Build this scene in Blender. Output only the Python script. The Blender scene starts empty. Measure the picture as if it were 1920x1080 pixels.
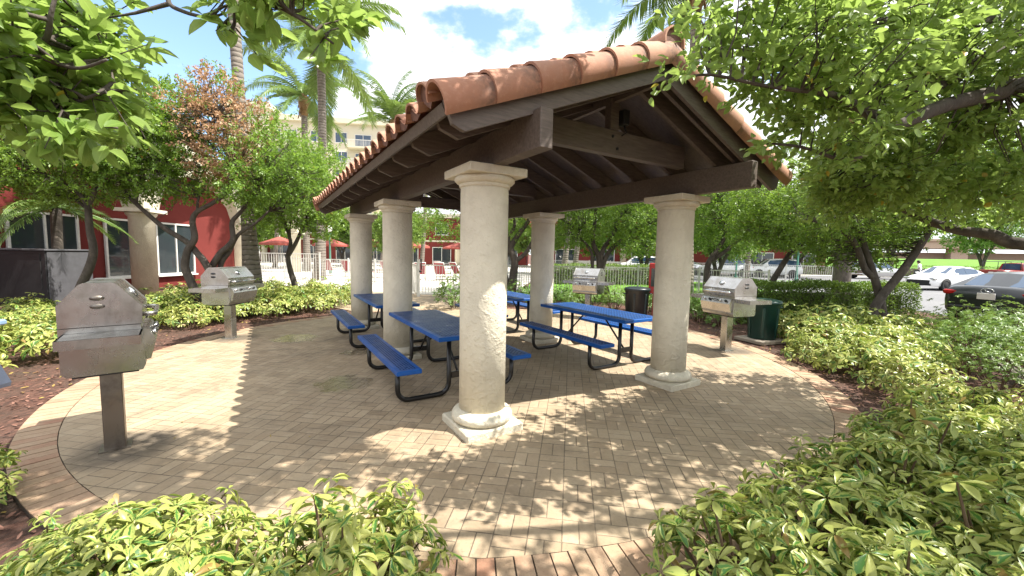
import bpy, bmesh, math, random
import numpy as np
from mathutils import Vector, Matrix
C = bpy.context.scene.collection
SC = bpy.context.scene
R = math.radians
# ------------------------------------------------------------------ camera
CAM_H, PITCH, ROLL, FPX = 1.6948, 0.0849, 0.0192, 751.92
_fw = np.array([0, math.cos(PITCH), -math.sin(PITCH)]); _up = np.array([0, math.sin(PITCH), math.cos(PITCH)])
_r = np.array([1., 0, 0])
_R2 = math.cos(ROLL)*_r + math.sin(ROLL)*_up; _U2 = -math.sin(ROLL)*_r + math.cos(ROLL)*_up
cam = bpy.data.cameras.new('camera'); camo = bpy.data.objects.new('camera', cam); C.objects.link(camo)
cam.sensor_width = 36; cam.lens = FPX/1920*36; cam.clip_start = 0.05; cam.clip_end = 2000
camo.matrix_world = Matrix(((_R2[0], _U2[0], -_fw[0], 0), (_R2[1], _U2[1], -_fw[1], 0), (_R2[2], _U2[2], -_fw[2], CAM_H), (0, 0, 0, 1)))
SC.camera = camo
# ------------------------------------------------------------------ light and sky
SUN_DIR = Vector((0.60, -0.10, 1.0)).normalized()
SUN_EL = math.asin(SUN_DIR.z); SUN_AZ = math.atan2(SUN_DIR.x, SUN_DIR.y)
sl = bpy.data.lights.new('sun', 'SUN'); sl.energy = 4.6; sl.angle = R(0.5); sl.color = (1, 0.95, 0.86)
so = bpy.data.objects.new('sun', sl); C.objects.link(so)
so.rotation_euler = SUN_DIR.to_track_quat('Z', 'Y').to_euler()
SC.view_settings.view_transform = 'Standard'; SC.view_settings.look = 'None'
SC.view_settings.exposure = 1.34; SC.view_settings.gamma = 1.0
W = bpy.data.worlds.new('World'); SC.world = W; W.use_nodes = True
wn, wl = W.node_tree.nodes, W.node_tree.links
bg = wn['Background']; bg.inputs[1].default_value = 0.15
sky = wn.new('ShaderNodeTexSky'); sky.sky_type = 'NISHITA'; sky.sun_disc = False
sky.sun_elevation = SUN_EL; sky.sun_rotation = SUN_AZ; sky.dust_density = 0.6; sky.ozone_density = 1.6
tc = wn.new('ShaderNodeTexCoord')
def wmath(op, a, b=None):
    n = wn.new('ShaderNodeMath'); n.operation = op
    for i, v in enumerate((a, b)):
        if v is None: continue
        if isinstance(v, (int, float)): n.inputs[i].default_value = v
        else: wl.new(v, n.inputs[i])
    return n.outputs[0]
def sky_spot(dirv, c0, c1):   # 1 near a given direction of the sky, 0 away from it
    d = wn.new('ShaderNodeVectorMath'); d.operation = 'DOT_PRODUCT'; wl.new(tc.outputs['Generated'], d.inputs[0]); d.inputs[1].default_value = Vector(dirv).normalized()
    m = wn.new('ShaderNodeMapRange'); wl.new(d.outputs['Value'], m.inputs[0]); m.inputs[1].default_value = c0; m.inputs[2].default_value = c1
    return m.outputs[0]
mp = wn.new('ShaderNodeMapping'); mp.inputs['Scale'].default_value = (1, 1, 1.7); wl.new(tc.outputs['Generated'], mp.inputs[0])
cn = wn.new('ShaderNodeTexNoise'); cn.inputs['Scale'].default_value = 4.2; cn.inputs['Detail'].default_value = 9; cn.inputs['Roughness'].default_value = 0.56
wl.new(mp.outputs[0], cn.inputs['Vector'])
v = wmath('ADD', cn.outputs['Fac'], 0.17)
v = wmath('SUBTRACT', v, wmath('MULTIPLY', sky_spot((-0.72, 1, 0.50), 0.962, 0.992), 0.30))
v = wmath('SUBTRACT', v, wmath('MULTIPLY', sky_spot((-0.13, 1, 0.52), 0.9955, 0.9995), 0.17))
v = wmath('SUBTRACT', v, wmath('MULTIPLY', sky_spot((0.30, 1, 0.72), 0.985, 0.999), 0.12))
cr = wn.new('ShaderNodeMapRange'); cr.interpolation_type = 'SMOOTHSTEP'; cr.inputs[1].default_value = 0.47; cr.inputs[2].default_value = 0.60
wl.new(v, cr.inputs[0])
mx = wn.new('ShaderNodeMix'); mx.data_type = 'RGBA'; wl.new(cr.outputs[0], mx.inputs[0]); wl.new(sky.outputs[0], mx.inputs[6]); mx.inputs[7].default_value = (4.6, 4.7, 4.9, 1)
wl.new(mx.outputs[2], bg.inputs[0])
SC.cycles.max_bounces = 8; SC.cycles.diffuse_bounces = 4; SC.cycles.transmission_bounces = 6; SC.cycles.transparent_max_bounces = 8
SC.cycles.use_denoising = True; SC.cycles.sample_clamp_indirect = 6

def at(px, py, Y):     # point at distance Y along a viewing direction, measured off the photograph
    d = _fw + (px-960)/FPX*_R2 - (py-540)/FPX*_U2
    t = Y/d[1]
    return Vector((t*d[0], Y, CAM_H + t*d[2]))
# ------------------------------------------------------------------ pavilion frame
PH = 0.5501
EX = Vector((math.cos(PH), math.sin(PH), 0)); EY = Vector((-math.sin(PH), math.cos(PH), 0))
PO = Vector((-0.2742, 3.843, 0))
def pv(x, y, z=0): return PO + x*EX + y*EY + Vector((0, 0, z))
CEN = Vector((-0.588, 7.054, 0)); RAD = 5.25
# ------------------------------------------------------------------ materials
class NT:
    def __init__(s, name):
        s.m = bpy.data.materials.new(name); s.m.use_nodes = True
        s.t = s.m.node_tree; s.n = s.t.nodes; s.l = s.t.links; s.b = s.n['Principled BSDF']; s.out = s.n['Material Output']
    def new(s, t, **kw):
        n = s.n.new('ShaderNode'+t)
        for k, v in kw.items(): setattr(n, k, v)
        return n
    def put(s, sock, v):
        if isinstance(v, bpy.types.NodeSocket): s.l.new(v, sock)
        elif isinstance(v, (tuple, list)) and len(v) == 3 and sock.type == 'RGBA': sock.default_value = (*v, 1)
        else: sock.default_value = v
    def math(s, op, a, b=0.0, c=0.0, clamp=False):
        n = s.new('Math', operation=op, use_clamp=clamp)
        for i, v in enumerate((a, b, c)): s.put(n.inputs[i], v)
        return n.outputs[0]
    def mix(s, f, a, b, mode='MIX'):
        n = s.new('Mix', data_type='RGBA', blend_type=mode); s.put(n.inputs[0], f); s.put(n.inputs[6], a); s.put(n.inputs[7], b); return n.outputs[2]
    def noise(s, scale, detail=4, rough=.55, vec=None, dist=0):
        n = s.new('TexNoise'); n.inputs['Scale'].default_value = scale; n.inputs['Detail'].default_value = detail; n.inputs['Roughness'].default_value = rough
        n.inputs['Distortion'].default_value = dist
        if vec is not None: s.l.new(vec, n.inputs['Vector'])
        return n.outputs['Fac']
    def rng(s, v, a, b, c=0., d=1., smooth=False):
        n = s.new('MapRange'); n.interpolation_type = 'SMOOTHSTEP' if smooth else 'LINEAR'
        s.put(n.inputs[0], v)
        for i, q in enumerate((a, b, c, d)): n.inputs[i+1].default_value = q
        return n.outputs[0]
    def obj(s): return s.new('TexCoord').outputs['Object']
    def pos(s): return s.new('NewGeometry').outputs['Position']
    def scaled(s, vec, sc):
        n = s.new('Mapping'); n.inputs['Scale'].default_value = sc; s.l.new(vec, n.inputs[0]); return n.outputs[0]
    def sep(s, v):
        n = s.new('SeparateXYZ'); s.l.new(v, n.inputs[0]); return n.outputs
    def comb(s, x, y, z):
        n = s.new('CombineXYZ')
        for i, q in enumerate((x, y, z)): s.put(n.inputs[i], q)
        return n.outputs[0]
    def attr(s, name): return s.new('Attribute', attribute_name=name).outputs
    def bump(s, h, strength=.3, dist=.01):
        n = s.new('Bump'); n.inputs['Strength'].default_value = strength; n.inputs['Distance'].default_value = dist; s.put(n.inputs['Height'], h)
        s.l.new(n.outputs[0], s.b.inputs['Normal'])
    def set(s, col=None, rough=None, metal=None, **kw):
        if col is not None: s.put(s.b.inputs['Base Color'], col)
        if rough is not None: s.put(s.b.inputs['Roughness'], rough)
        if metal is not None: s.put(s.b.inputs['Metallic'], metal)
        for k, v in kw.items(): s.put(s.b.inputs[k.replace('_', ' ')], v)
        return s.m
def plain(name, col, rough=.6, metal=0., var=.25, scale=8., bump=.0, bscale=60., c2=None, **kw):
    t = NT(name); o = t.obj()
    c2 = c2 or tuple(c*(1-var) for c in col)
    f = t.rng(t.noise(scale, 5, .6, o), .3, .7)
    t.set(t.mix(f, col, c2), rough, metal, **kw)
    if bump: t.bump(t.noise(bscale, 4, .6, o), bump, .01)
    return t.m
def m_stucco(name, col, stain=(.30, .27, .2)):
    t = NT(name); o = t.pos()
    f = t.rng(t.noise(3.0, 6, .65, o), .42, .72, 0, .55)
    c = t.mix(f, col, stain)
    streak = t.rng(t.noise(5, 4, .6, t.scaled(o, (2.5, 2.5, .25))), .5, .75, 0, .28)
    c = t.mix(streak, c, tuple(x*.7 for x in col))
    z = t.sep(t.obj())[2]
    dirt = t.math('MULTIPLY', t.rng(z, 0.0, .5, .55, 0.), t.noise(14, 4, .6, o))
    c = t.mix(dirt, c, (.17, .15, .11))
    t.set(c, .9)
    b = t.math('ADD', t.noise(55, 4, .65, o), t.math('MULTIPLY', t.rng(t.noise(19, 3, .5, o), .5, .62, 0, 1, True), .6))
    t.bump(b, .55, .012); return t.m
def m_wood(name, col):
    t = NT(name); o = t.obj()
    g = t.noise(6, 6, .6, t.scaled(o, (1, 9, 9)))
    c = t.mix(t.rng(g, .35, .7), col, tuple(x*1.75 for x in col))
    c = t.mix(t.rng(t.noise(2.2, 4, .6, t.pos()), .55, .8, 0, .5), c, (.13, .105, .085))
    t.set(c, .62); t.bump(g, .25, .006); return t.m
def m_tile():
    t = NT('clay_tile'); o = t.pos(); r = t.attr('rnd')['Fac']
    c = t.mix(r, (.37, .165, .10), (.44, .25, .165))
    c = t.mix(t.rng(t.noise(4, 5, .65, o), .42, .7, 0, .7), c, (.36, .20, .14))
    c = t.mix(t.rng(t.noise(26, 5, .7, o), .5, .72, 0, .35), c, (.55, .32, .22))
    e = t.attr('edge')['Fac']   # darker, broken up by noise, towards the upper overlap of each tile
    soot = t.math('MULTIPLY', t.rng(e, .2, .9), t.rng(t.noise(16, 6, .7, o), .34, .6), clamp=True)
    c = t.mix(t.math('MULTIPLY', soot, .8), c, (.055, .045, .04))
    t.set(c, .82); t.bump(t.noise(70, 4, .6, o), .2, .006); return t.m
def m_steel(name, col=(.50, .50, .49), rough=.30, grime=.35, tint=(.22, .17, .12)):
    t = NT(name); o = t.obj()
    s = t.rng(t.noise(4.5, 5, .62, o, ), .48, .70, 0, grime)
    c = t.mix(s, col, tint)
    c = t.mix(t.rng(t.noise(9, 5, .7, t.scaled(o, (1, 1, .3))), .58, .8, 0, .3*grime/.35), c, (.12, .1, .085))
    t.set(c, t.math('ADD', t.rng(t.noise(3.5, 4, .6, o), .3, .7, rough-.04, rough+.12), t.math('MULTIPLY', s, .18)), .95)
    t.bump(t.noise(2.2, 2, .5, o), .05, .02); return t.m
def m_leaf(name, c1, c2, back, trans=.38, rough=.42, brown=None, brownp=0.0):
    t = NT(name); a = t.attr('lf')['Vector']; x, y, r = t.sep(a)
    c = t.mix(r, c1, c2)
    mid = t.rng(t.math('ABSOLUTE', x), 0., .12, .35, 0)
    c = t.mix(mid, c, tuple(min(1, q*1.9) for q in c2))
    orr = t.new('ObjectInfo').outputs['Random']; c = t.mix(t.math('MULTIPLY', orr, .35), c, t.mix(.5, c, (.22, .24, .03)))
    if brown:
        c = t.mix(t.math('LESS_THAN', t.math('FRACT', t.math('MULTIPLY', r, 37.7)), brownp), c, brown)
    t.set(c, rough, 0); t.b.inputs['Specular IOR Level'].default_value = .45
    tr = t.new('BsdfTranslucent'); t.put(tr.inputs[0], t.mix(.55, c, back))
    ms = t.new('MixShader'); ms.inputs[0].default_value = trans
    t.l.new(t.b.outputs[0], ms.inputs[1]); t.l.new(tr.outputs[0], ms.inputs[2]); t.l.new(ms.outputs[0], t.out.inputs[0])
    return t.m
def m_varieg(name):
    t = NT(name); a = t.attr('lf')['Vector']; x, y, r = t.sep(a)
    h = t.math('FRACT', t.math('MULTIPLY', r, 13.37)); h2 = t.math('FRACT', t.math('MULTIPLY', r, 71.3))
    n = t.noise(3.2, 3, .6, t.comb(t.math('MULTIPLY', x, .9), t.math('MULTIPLY', y, 1.2), t.math('MULTIPLY', r, 50)))
    w = t.math('ADD', t.math('MULTIPLY', t.math('SUBTRACT', n, .5), 2.4), t.math('SUBTRACT', t.math('ABSOLUTE', x), t.rng(h, 0, 1, -.75, .72)))
    f = t.rng(w, -.06, .08, 0, 1, True)
    green = t.mix(h2, (.035, .12, .02), (.075, .20, .035)); yel = t.mix(h, (.45, .45, .13), (.30, .36, .075))
    orr = t.new('ObjectInfo').outputs['Random']; c = t.mix(t.math('MULTIPLY', f, t.rng(orr, 0, 1, 1, .72)), green, yel)
    c = t.mix(t.math('MULTIPLY', t.math('LESS_THAN', t.math('FRACT', t.math('MULTIPLY', r, 313.7)), .018), .85), c, (.26, .15, .05))
    c = t.mix(t.rng(t.noise(7, 3, .6, t.comb(x, y, t.math('MULTIPLY', r, 90))), .62, .72, 0, .35), c, (.16, .14, .04))
    t.set(c, .36, 0); t.b.inputs['Specular IOR Level'].default_value = .5
    tr = t.new('BsdfTranslucent'); t.put(tr.inputs[0], t.mix(.4, c, (.30, .40, .05)))
    ms = t.new('MixShader'); ms.inputs[0].default_value = .3
    t.l.new(t.b.outputs[0], ms.inputs[1]); t.l.new(tr.outputs[0], ms.inputs[2]); t.l.new(ms.outputs[0], t.out.inputs[0])
    return t.m
def m_paver():
    t = NT('paver'); p = t.pos(); X, Y, Z = t.sep(p)
    ca, sa = math.cos(R(8.2)), math.sin(R(8.2)); B = .205
    u = t.math('DIVIDE', t.math('SUBTRACT', t.math('MULTIPLY', X, ca), t.math('MULTIPLY', Y, sa)), B)
    v = t.math('DIVIDE', t.math('ADD', t.math('MULTIPLY', X, sa), t.math('MULTIPLY', Y, ca)), B)
    i, j = t.math('FLOOR', u), t.math('FLOOR', v); fu, fv = t.math('FRACT', u), t.math('FRACT', v)
    par = t.math('FLOORED_MODULO', t.math('ADD', i, j), 2.0); ip = t.math('SUBTRACT', 1.0, par)
    a = t.math('ADD', t.math('MULTIPLY', fu, ip), t.math('MULTIPLY', fv, par)); c = t.math('ADD', t.math('MULTIPLY', fv, ip), t.math('MULTIPLY', fu, par))
    c2 = t.math('MULTIPLY', c, 2.0); k = t.math('FLOOR', c2); cc = t.math('FRACT', c2)
    da = t.math('MULTIPLY', t.math('MINIMUM', a, t.math('SUBTRACT', 1.0, a)), B); dc = t.math('MULTIPLY', t.math('MINIMUM', cc, t.math('SUBTRACT', 1.0, cc)), B/2)
    d = t.math('ADD', t.math('MINIMUM', da, dc), t.math('MULTIPLY', t.math('SUBTRACT', t.noise(40, 3, .6, p), .5), .006))
    wn_ = t.new('TexWhiteNoise', noise_dimensions='3D'); t.l.new(t.comb(i, j, k), wn_.inputs['Vector']); rv = wn_.outputs['Value']
    col = t.mix(rv, (.30, .22, .138), (.41, .315, .208))
    big = t.rng(t.noise(.55, 4, .6, p), .4, .7); col = t.mix(t.math('MULTIPLY', big, .55), col, (.20, .15, .105))
    col = t.mix(t.rng(t.noise(5, 6, .7, p), .5, .75, 0, .5), col, (.46, .38, .27))
    col = t.mix(t.rng(t.noise(45, 5, .7, p), .52, .72, 0, .45), col, (.13, .10, .07))
    st = t.rng(t.noise(1.7, 5, .68, p, .6), .50, .70, 0, .6); col = t.mix(st, col, (.115, .088, .062))
    col = t.mix(t.rng(t.noise(.23, 3, .5, p), .42, .62, 0, .35), col, (.42, .335, .22))
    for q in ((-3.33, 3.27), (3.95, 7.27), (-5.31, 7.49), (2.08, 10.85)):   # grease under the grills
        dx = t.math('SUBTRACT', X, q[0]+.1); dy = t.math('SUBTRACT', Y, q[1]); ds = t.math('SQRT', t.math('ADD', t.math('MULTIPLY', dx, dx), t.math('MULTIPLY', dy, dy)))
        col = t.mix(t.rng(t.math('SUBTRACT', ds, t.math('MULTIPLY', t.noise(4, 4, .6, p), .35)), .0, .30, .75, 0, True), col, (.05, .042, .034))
    # darker, damp and slightly mossy places
    wet = 0.0
    for q, rad in ((pv(-.95, 1.95), .42), (pv(-1.35, 5.2), .55), (pv(-.5, 3.6), .3)):
        dx = t.math('SUBTRACT', X, q.x); dy = t.math('SUBTRACT', Y, q.y)
        ds = t.math('SQRT', t.math('ADD', t.math('MULTIPLY', dx, dx), t.math('MULTIPLY', dy, dy)))
        wv = t.rng(t.math('SUBTRACT', ds, t.math('MULTIPLY', t.math('SUBTRACT', t.noise(3.5, 4, .6, p), .5), .55)), rad*.6, rad*.85, 1, 0, True)
        wet = wv if isinstance(wet, float) else t.math('MAXIMUM', wet, wv)
    col = t.mix(t.math('MULTIPLY', wet, .38), col, (.07, .062, .036))
    jm = t.rng(d, .0016, .0058, 1, 0, True)
    col = t.mix(t.math('MULTIPLY', jm, t.rng(t.noise(1.6, 4, .6, p), .3, .7, .3, .92)), col, (.045, .035, .025))
    t.set(col, t.math('SUBTRACT', t.rng(t.noise(9, 4, .6, p), .3, .7, .62, .88), t.math('MULTIPLY', wet, .66)), 0)
    h = t.math('ADD', t.math('MULTIPLY', jm, -1.0), t.math('MULTIPLY', t.noise(90, 5, .7, p), .35)); h = t.math('ADD', h, t.math('MULTIPLY', rv, .25))
    t.bump(h, .5, .006); return t.m
def m_border():
    t = NT('border_brick'); p = t.pos(); r = t.attr('rnd')['Fac']
    col = t.mix(t.math('MULTIPLY', t.rng(r, .35, .95), t.rng(t.noise(.9, 3, .6, p), .35, .65)), (.34, .235, .15), (.27, .115, .07))
    col = t.mix(t.rng(t.noise(4, 5, .65, p), .45, .7, 0, .7), col, (.40, .30, .205))
    col = t.mix(t.rng(t.noise(40, 5, .7, p), .55, .75, 0, .5), col, (.12, .08, .055))
    t.set(col, .85); t.bump(t.noise(80, 5, .7, p), .4, .006); return t.m
def m_mulch():
    t = NT('mulch'); p = t.pos()
    vo = t.new('TexVoronoi'); vo.inputs['Scale'].default_value = 34; t.l.new(t.scaled(p, (1, .55, 1)), vo.inputs['Vector'])
    cr_ = t.sep(vo.outputs['Color'])[0]
    col = t.mix(cr_, (.055, .022, .014), (.17, .075, .05)); col = t.mix(t.rng(t.noise(1.3, 5, .6, p), .4, .7), col, (.075, .05, .035))
    t.set(col, .95); t.bump(t.math('ADD', t.noise(60, 5, .7, p), vo.outputs['Distance']), .9, .03); return t.m
def m_ground(name, c1, c2, scale=1.0, fine=40, bump=.4, rough=.9):
    t = NT(name); p = t.pos()
    col = t.mix(t.rng(t.noise(scale, 6, .65, p), .35, .65), c1, c2); col = t.mix(t.rng(t.noise(fine, 4, .7, p), .4, .7, 0, .5), col, tuple(x*.6 for x in c1))
    t.set(col, rough); t.b.inputs['Specular IOR Level'].default_value = .2; t.bump(t.noise(fine, 4, .7, p), bump, .02); return t.m
def m_blue():
    t = NT('blue_plastic_coating'); o = t.obj(); X, Y, Z = t.sep(o)
    # slots of the expanded metal: short dark lozenges in staggered rows, inside the rolled rim
    a = t.attr('slot')['Fac']
    ru = t.math('MULTIPLY', X, 34.0); row = t.math('FLOOR', ru)
    vy = t.math('ADD', t.math('MULTIPLY', Y, 17.0), t.math('MULTIPLY', t.math('FLOORED_MODULO', row, 2.0), .5))
    dx = t.math('ABSOLUTE', t.math('SUBTRACT', t.math('FRACT', ru), .5)); dy = t.math('ABSOLUTE', t.math('SUBTRACT', t.math('FRACT', vy), .5))
    hole = t.math('MULTIPLY', t.rng(t.math('ADD', t.math('MULTIPLY', dx, 1.3), dy), .36, .44, 1, 0), a)
    base = t.mix(t.rng(t.noise(5, 4, .6, o), .4, .7), (.008, .075, .30), (.012, .095, .36))
    base = t.mix(t.rng(t.noise(3, 5, .7, o), .58, .8, 0, .3), base, (.03, .10, .26))
    base = t.mix(t.math('MULTIPLY', a, .45), base, (.006, .022, .07)); t.b.inputs['Specular IOR Level'].default_value = .3
    t.set(t.mix(t.math('MULTIPLY', hole, .7), base, (.004, .008, .03)), t.math('ADD', t.rng(t.noise(7, 4, .6, o), .3, .7, .26, .42), t.math('MULTIPLY', hole, .4)), 0)
    t.bump(t.math('MULTIPLY', hole, -1.0), .4, .004); return t.m
def m_bark(name, c1, c2):
    t = NT(name); p = t.pos()
    n = t.noise(9, 6, .65, t.scaled(p, (1, 1, .4))); col = t.mix(t.rng(n, .35, .65), c1, c2)
    col = t.mix(t.rng(t.noise(5, 4, .6, p), .6, .75, 0, .6), col, tuple(min(1, q*2.2) for q in c2))
    t.set(col, .92); t.bump(n, .8, .03); return t.m
def m_palm():
    t = NT('palm_bark'); p = t.pos(); z = t.sep(p)[2]
    ring = t.math('ABSOLUTE', t.math('SINE', t.math('ADD', t.math('MULTIPLY', z, 20), t.math('MULTIPLY', t.noise(4, 3, .6, p), 3))))
    col = t.mix(t.rng(ring, .1, .5), (.05, .042, .034), (.19, .16, .135)); col = t.mix(t.rng(t.noise(6, 5, .6, p), .4, .7, 0, .5), col, (.26, .235, .20))
    t.set(col, .92); t.bump(ring, .6, .03); return t.m
def m_glass(name, col=(.03, .04, .045)):
    t = NT(name); t.set(col, .04, 0); t.b.inputs['Specular IOR Level'].default_value = .7; return t.m

MT = {}
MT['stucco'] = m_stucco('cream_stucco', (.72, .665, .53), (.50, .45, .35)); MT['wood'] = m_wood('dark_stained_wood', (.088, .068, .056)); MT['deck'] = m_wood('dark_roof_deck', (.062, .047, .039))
MT['tile'] = m_tile(); MT['mortar'] = plain('weathered_mortar', (.24, .13, .10), .95, 0, .5, 14, .5, 60)
MT['blue'] = m_blue(); MT['black'] = plain('black_powder_coat', (.012, .011, .011), .28, 0, .3, 6)
MT['steel'] = m_steel('stainless_steel', (.47, .46, .44), .24, .5); MT['steel_old'] = m_steel('tarnished_stainless_steel', (.40, .39, .37), .22, .7, (.15, .125, .10)); MT['steel_dark'] = m_steel('heat_stained_steel', (.24, .215, .19), .34, .8, (.08, .062, .05))
MT['dark_metal'] = plain('dark_metal', (.03, .03, .032), .5, .4)
MT['paver'] = m_paver(); MT['border'] = m_border(); MT['joint'] = plain('joint_sand', (.07, .052, .036), .95); MT['mulch'] = m_mulch()
MT['conc'] = m_ground('pale_concrete', (.55, .52, .46), (.62, .59, .53), .8, 60, .2); MT['asphalt'] = m_ground('asphalt', (.16, .16, .17), (.20, .20, .205), .4, 80, .3)
MT['grass'] = m_ground('lawn_grass', (.085, .19, .022), (.13, .26, .035), .5, 30, .8)
MT['bark'] = m_bark('grey_brown_bark', (.05, .04, .033), (.10, .083, .068)); MT['palm'] = m_palm(); MT['twig'] = plain('brown_stem', (.12, .075, .04), .85)
MT['bark_pale'] = m_bark('pale_bark', (.13, .11, .09), (.22, .2, .17))
MT['leaf'] = m_leaf('glossy_green_leaf', (.085, .175, .026), (.20, .315, .05), (.30, .48, .05), .44, .38, (.30, .15, .02), .006)
MT['leaf_near'] = m_leaf('young_green_leaf', (.15, .255, .05), (.25, .37, .085), (.42, .56, .13), .52, .36, (.45, .28, .02), .006)
MT['leaf_far'] = m_leaf('mid_green_leaf', (.085, .18, .03), (.19, .30, .055), (.24, .38, .05), .36, .5)
MT['leaf_dry'] = m_leaf('dry_brown_leaf', (.34, .19, .105), (.50, .33, .20), (.5, .3, .14), .3, .7)
MT['leaf_red'] = m_leaf('red_leaf', (.25, .04, .03), (.4, .09, .07), (.5, .1, .06), .35, .5)
MT['hedge'] = m_leaf('hedge_leaf', (.055, .13, .02), (.13, .23, .035), (.25, .36, .04), .3, .42); MT['shrubgreen'] = m_leaf('pale_shrub_leaf', (.07, .15, .024), (.15, .25, .05), (.26, .36, .06), .32, .38)
MT['varieg'] = m_varieg('variegated_leaf'); MT['frond'] = m_leaf('palm_leaflet', (.075, .15, .03), (.15, .24, .06), (.30, .42, .08), .3, .35)
MT['frond_dry'] = plain('dry_palm_sheath', (.33, .20, .09), .9, 0, .5, 8)
MT['red'] = m_ground('red_stucco', (.185, .036, .031), (.155, .03, .026), .6, 90, .25); MT['cream'] = m_ground('cream_wall', (.66, .61, .47), (.62, .575, .45), .5, 80, .2)
MT['white'] = plain('white_paint', (.68, .67, .63), .45, 0, .12); MT['glass'] = m_glass('dark_window_glass'); MT['glass_far'] = m_glass('blue_window_glass', (.03, .06, .11))
MT['cab'] = plain('dark_grey_cabinet', (.018, .017, .018), .55, 0, .3, 5); MT['cab2'] = plain('grey_cabinet_end', (.095, .095, .105), .6, 0, .3, 5)
MT['bin'] = plain('dark_green_plastic', (.007, .045, .037), .35, 0, .35, 6); MT['bin_navy'] = plain('dark_navy_plastic', (.012, .02, .026), .35, 0, .3, 6)
MT['tyre'] = plain('tyre_rubber', (.012, .012, .012), .8); MT['rim'] = plain('alloy_rim', (.5, .5, .5), .3, .9)
MT['car_white'] = plain('white_car_paint', (.80, .80, .79), .18, 0, .04, 2, Coat_Weight=.6); MT['car_dark'] = plain('dark_car_paint', (.012, .015, .018), .28, 0, .1, 2, Coat_Weight=.25)
MT['car_red'] = plain('red_truck_paint', (.22, .025, .02), .25, 0, .2, 2); MT['lamp_red'] = plain('red_lamp_lens', (.42, .012, .012), .15, 0, .3, 20); MT['chrome'] = plain('chrome', (.7, .7, .7), .12, 1.)
MT['umb'] = plain('red_canvas', (.36, .085, .065), .9, 0, .2, 3); MT['sling'] = plain('maroon_sling', (.30, .055, .065), .8, 0, .2)
MT['lamp_green'] = plain('green_lamp_post', (.06, .22, .16), .5, 0, .2); MT['lamp_globe'] = plain('white_globe', (.8, .8, .76), .3, 0, .05)
MT['redbox'] = plain('red_cabinet', (.34, .02, .018), .35, 0, .2); MT['slab'] = plain('concrete_slab', (.33, .28, .22), .9, 0, .3, 10, .4)
MT['skin'] = plain('skin', (.35, .2, .14), .5); MT['shirt'] = plain('white_shirt', (.75, .76, .78), .8, 0, .1); MT['jeans'] = plain('blue_jeans', (.025, .05, .14), .85, 0, .4, 12); MT['hair'] = plain('dark_hair', (.02, .014, .01), .6)
MT['sign_blue'] = plain('blue_sign', (.02, .09, .45), .4, 0, .05); MT['timber'] = plain('raw_timber', (.36, .2, .08), .8, 0, .3, 12); MT['bluegrey'] = plain('blue_grey_vinyl', (.06, .075, .11), .5, 0, .3, 8); MT['paleblue'] = plain('pale_blue_lid', (.22, .33, .47), .35, 0, .2, 5)
MT['over'] = m_ground('tan_concrete', (.52, .41, .30), (.5, .40, .31), .2, 4, .1)
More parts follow.
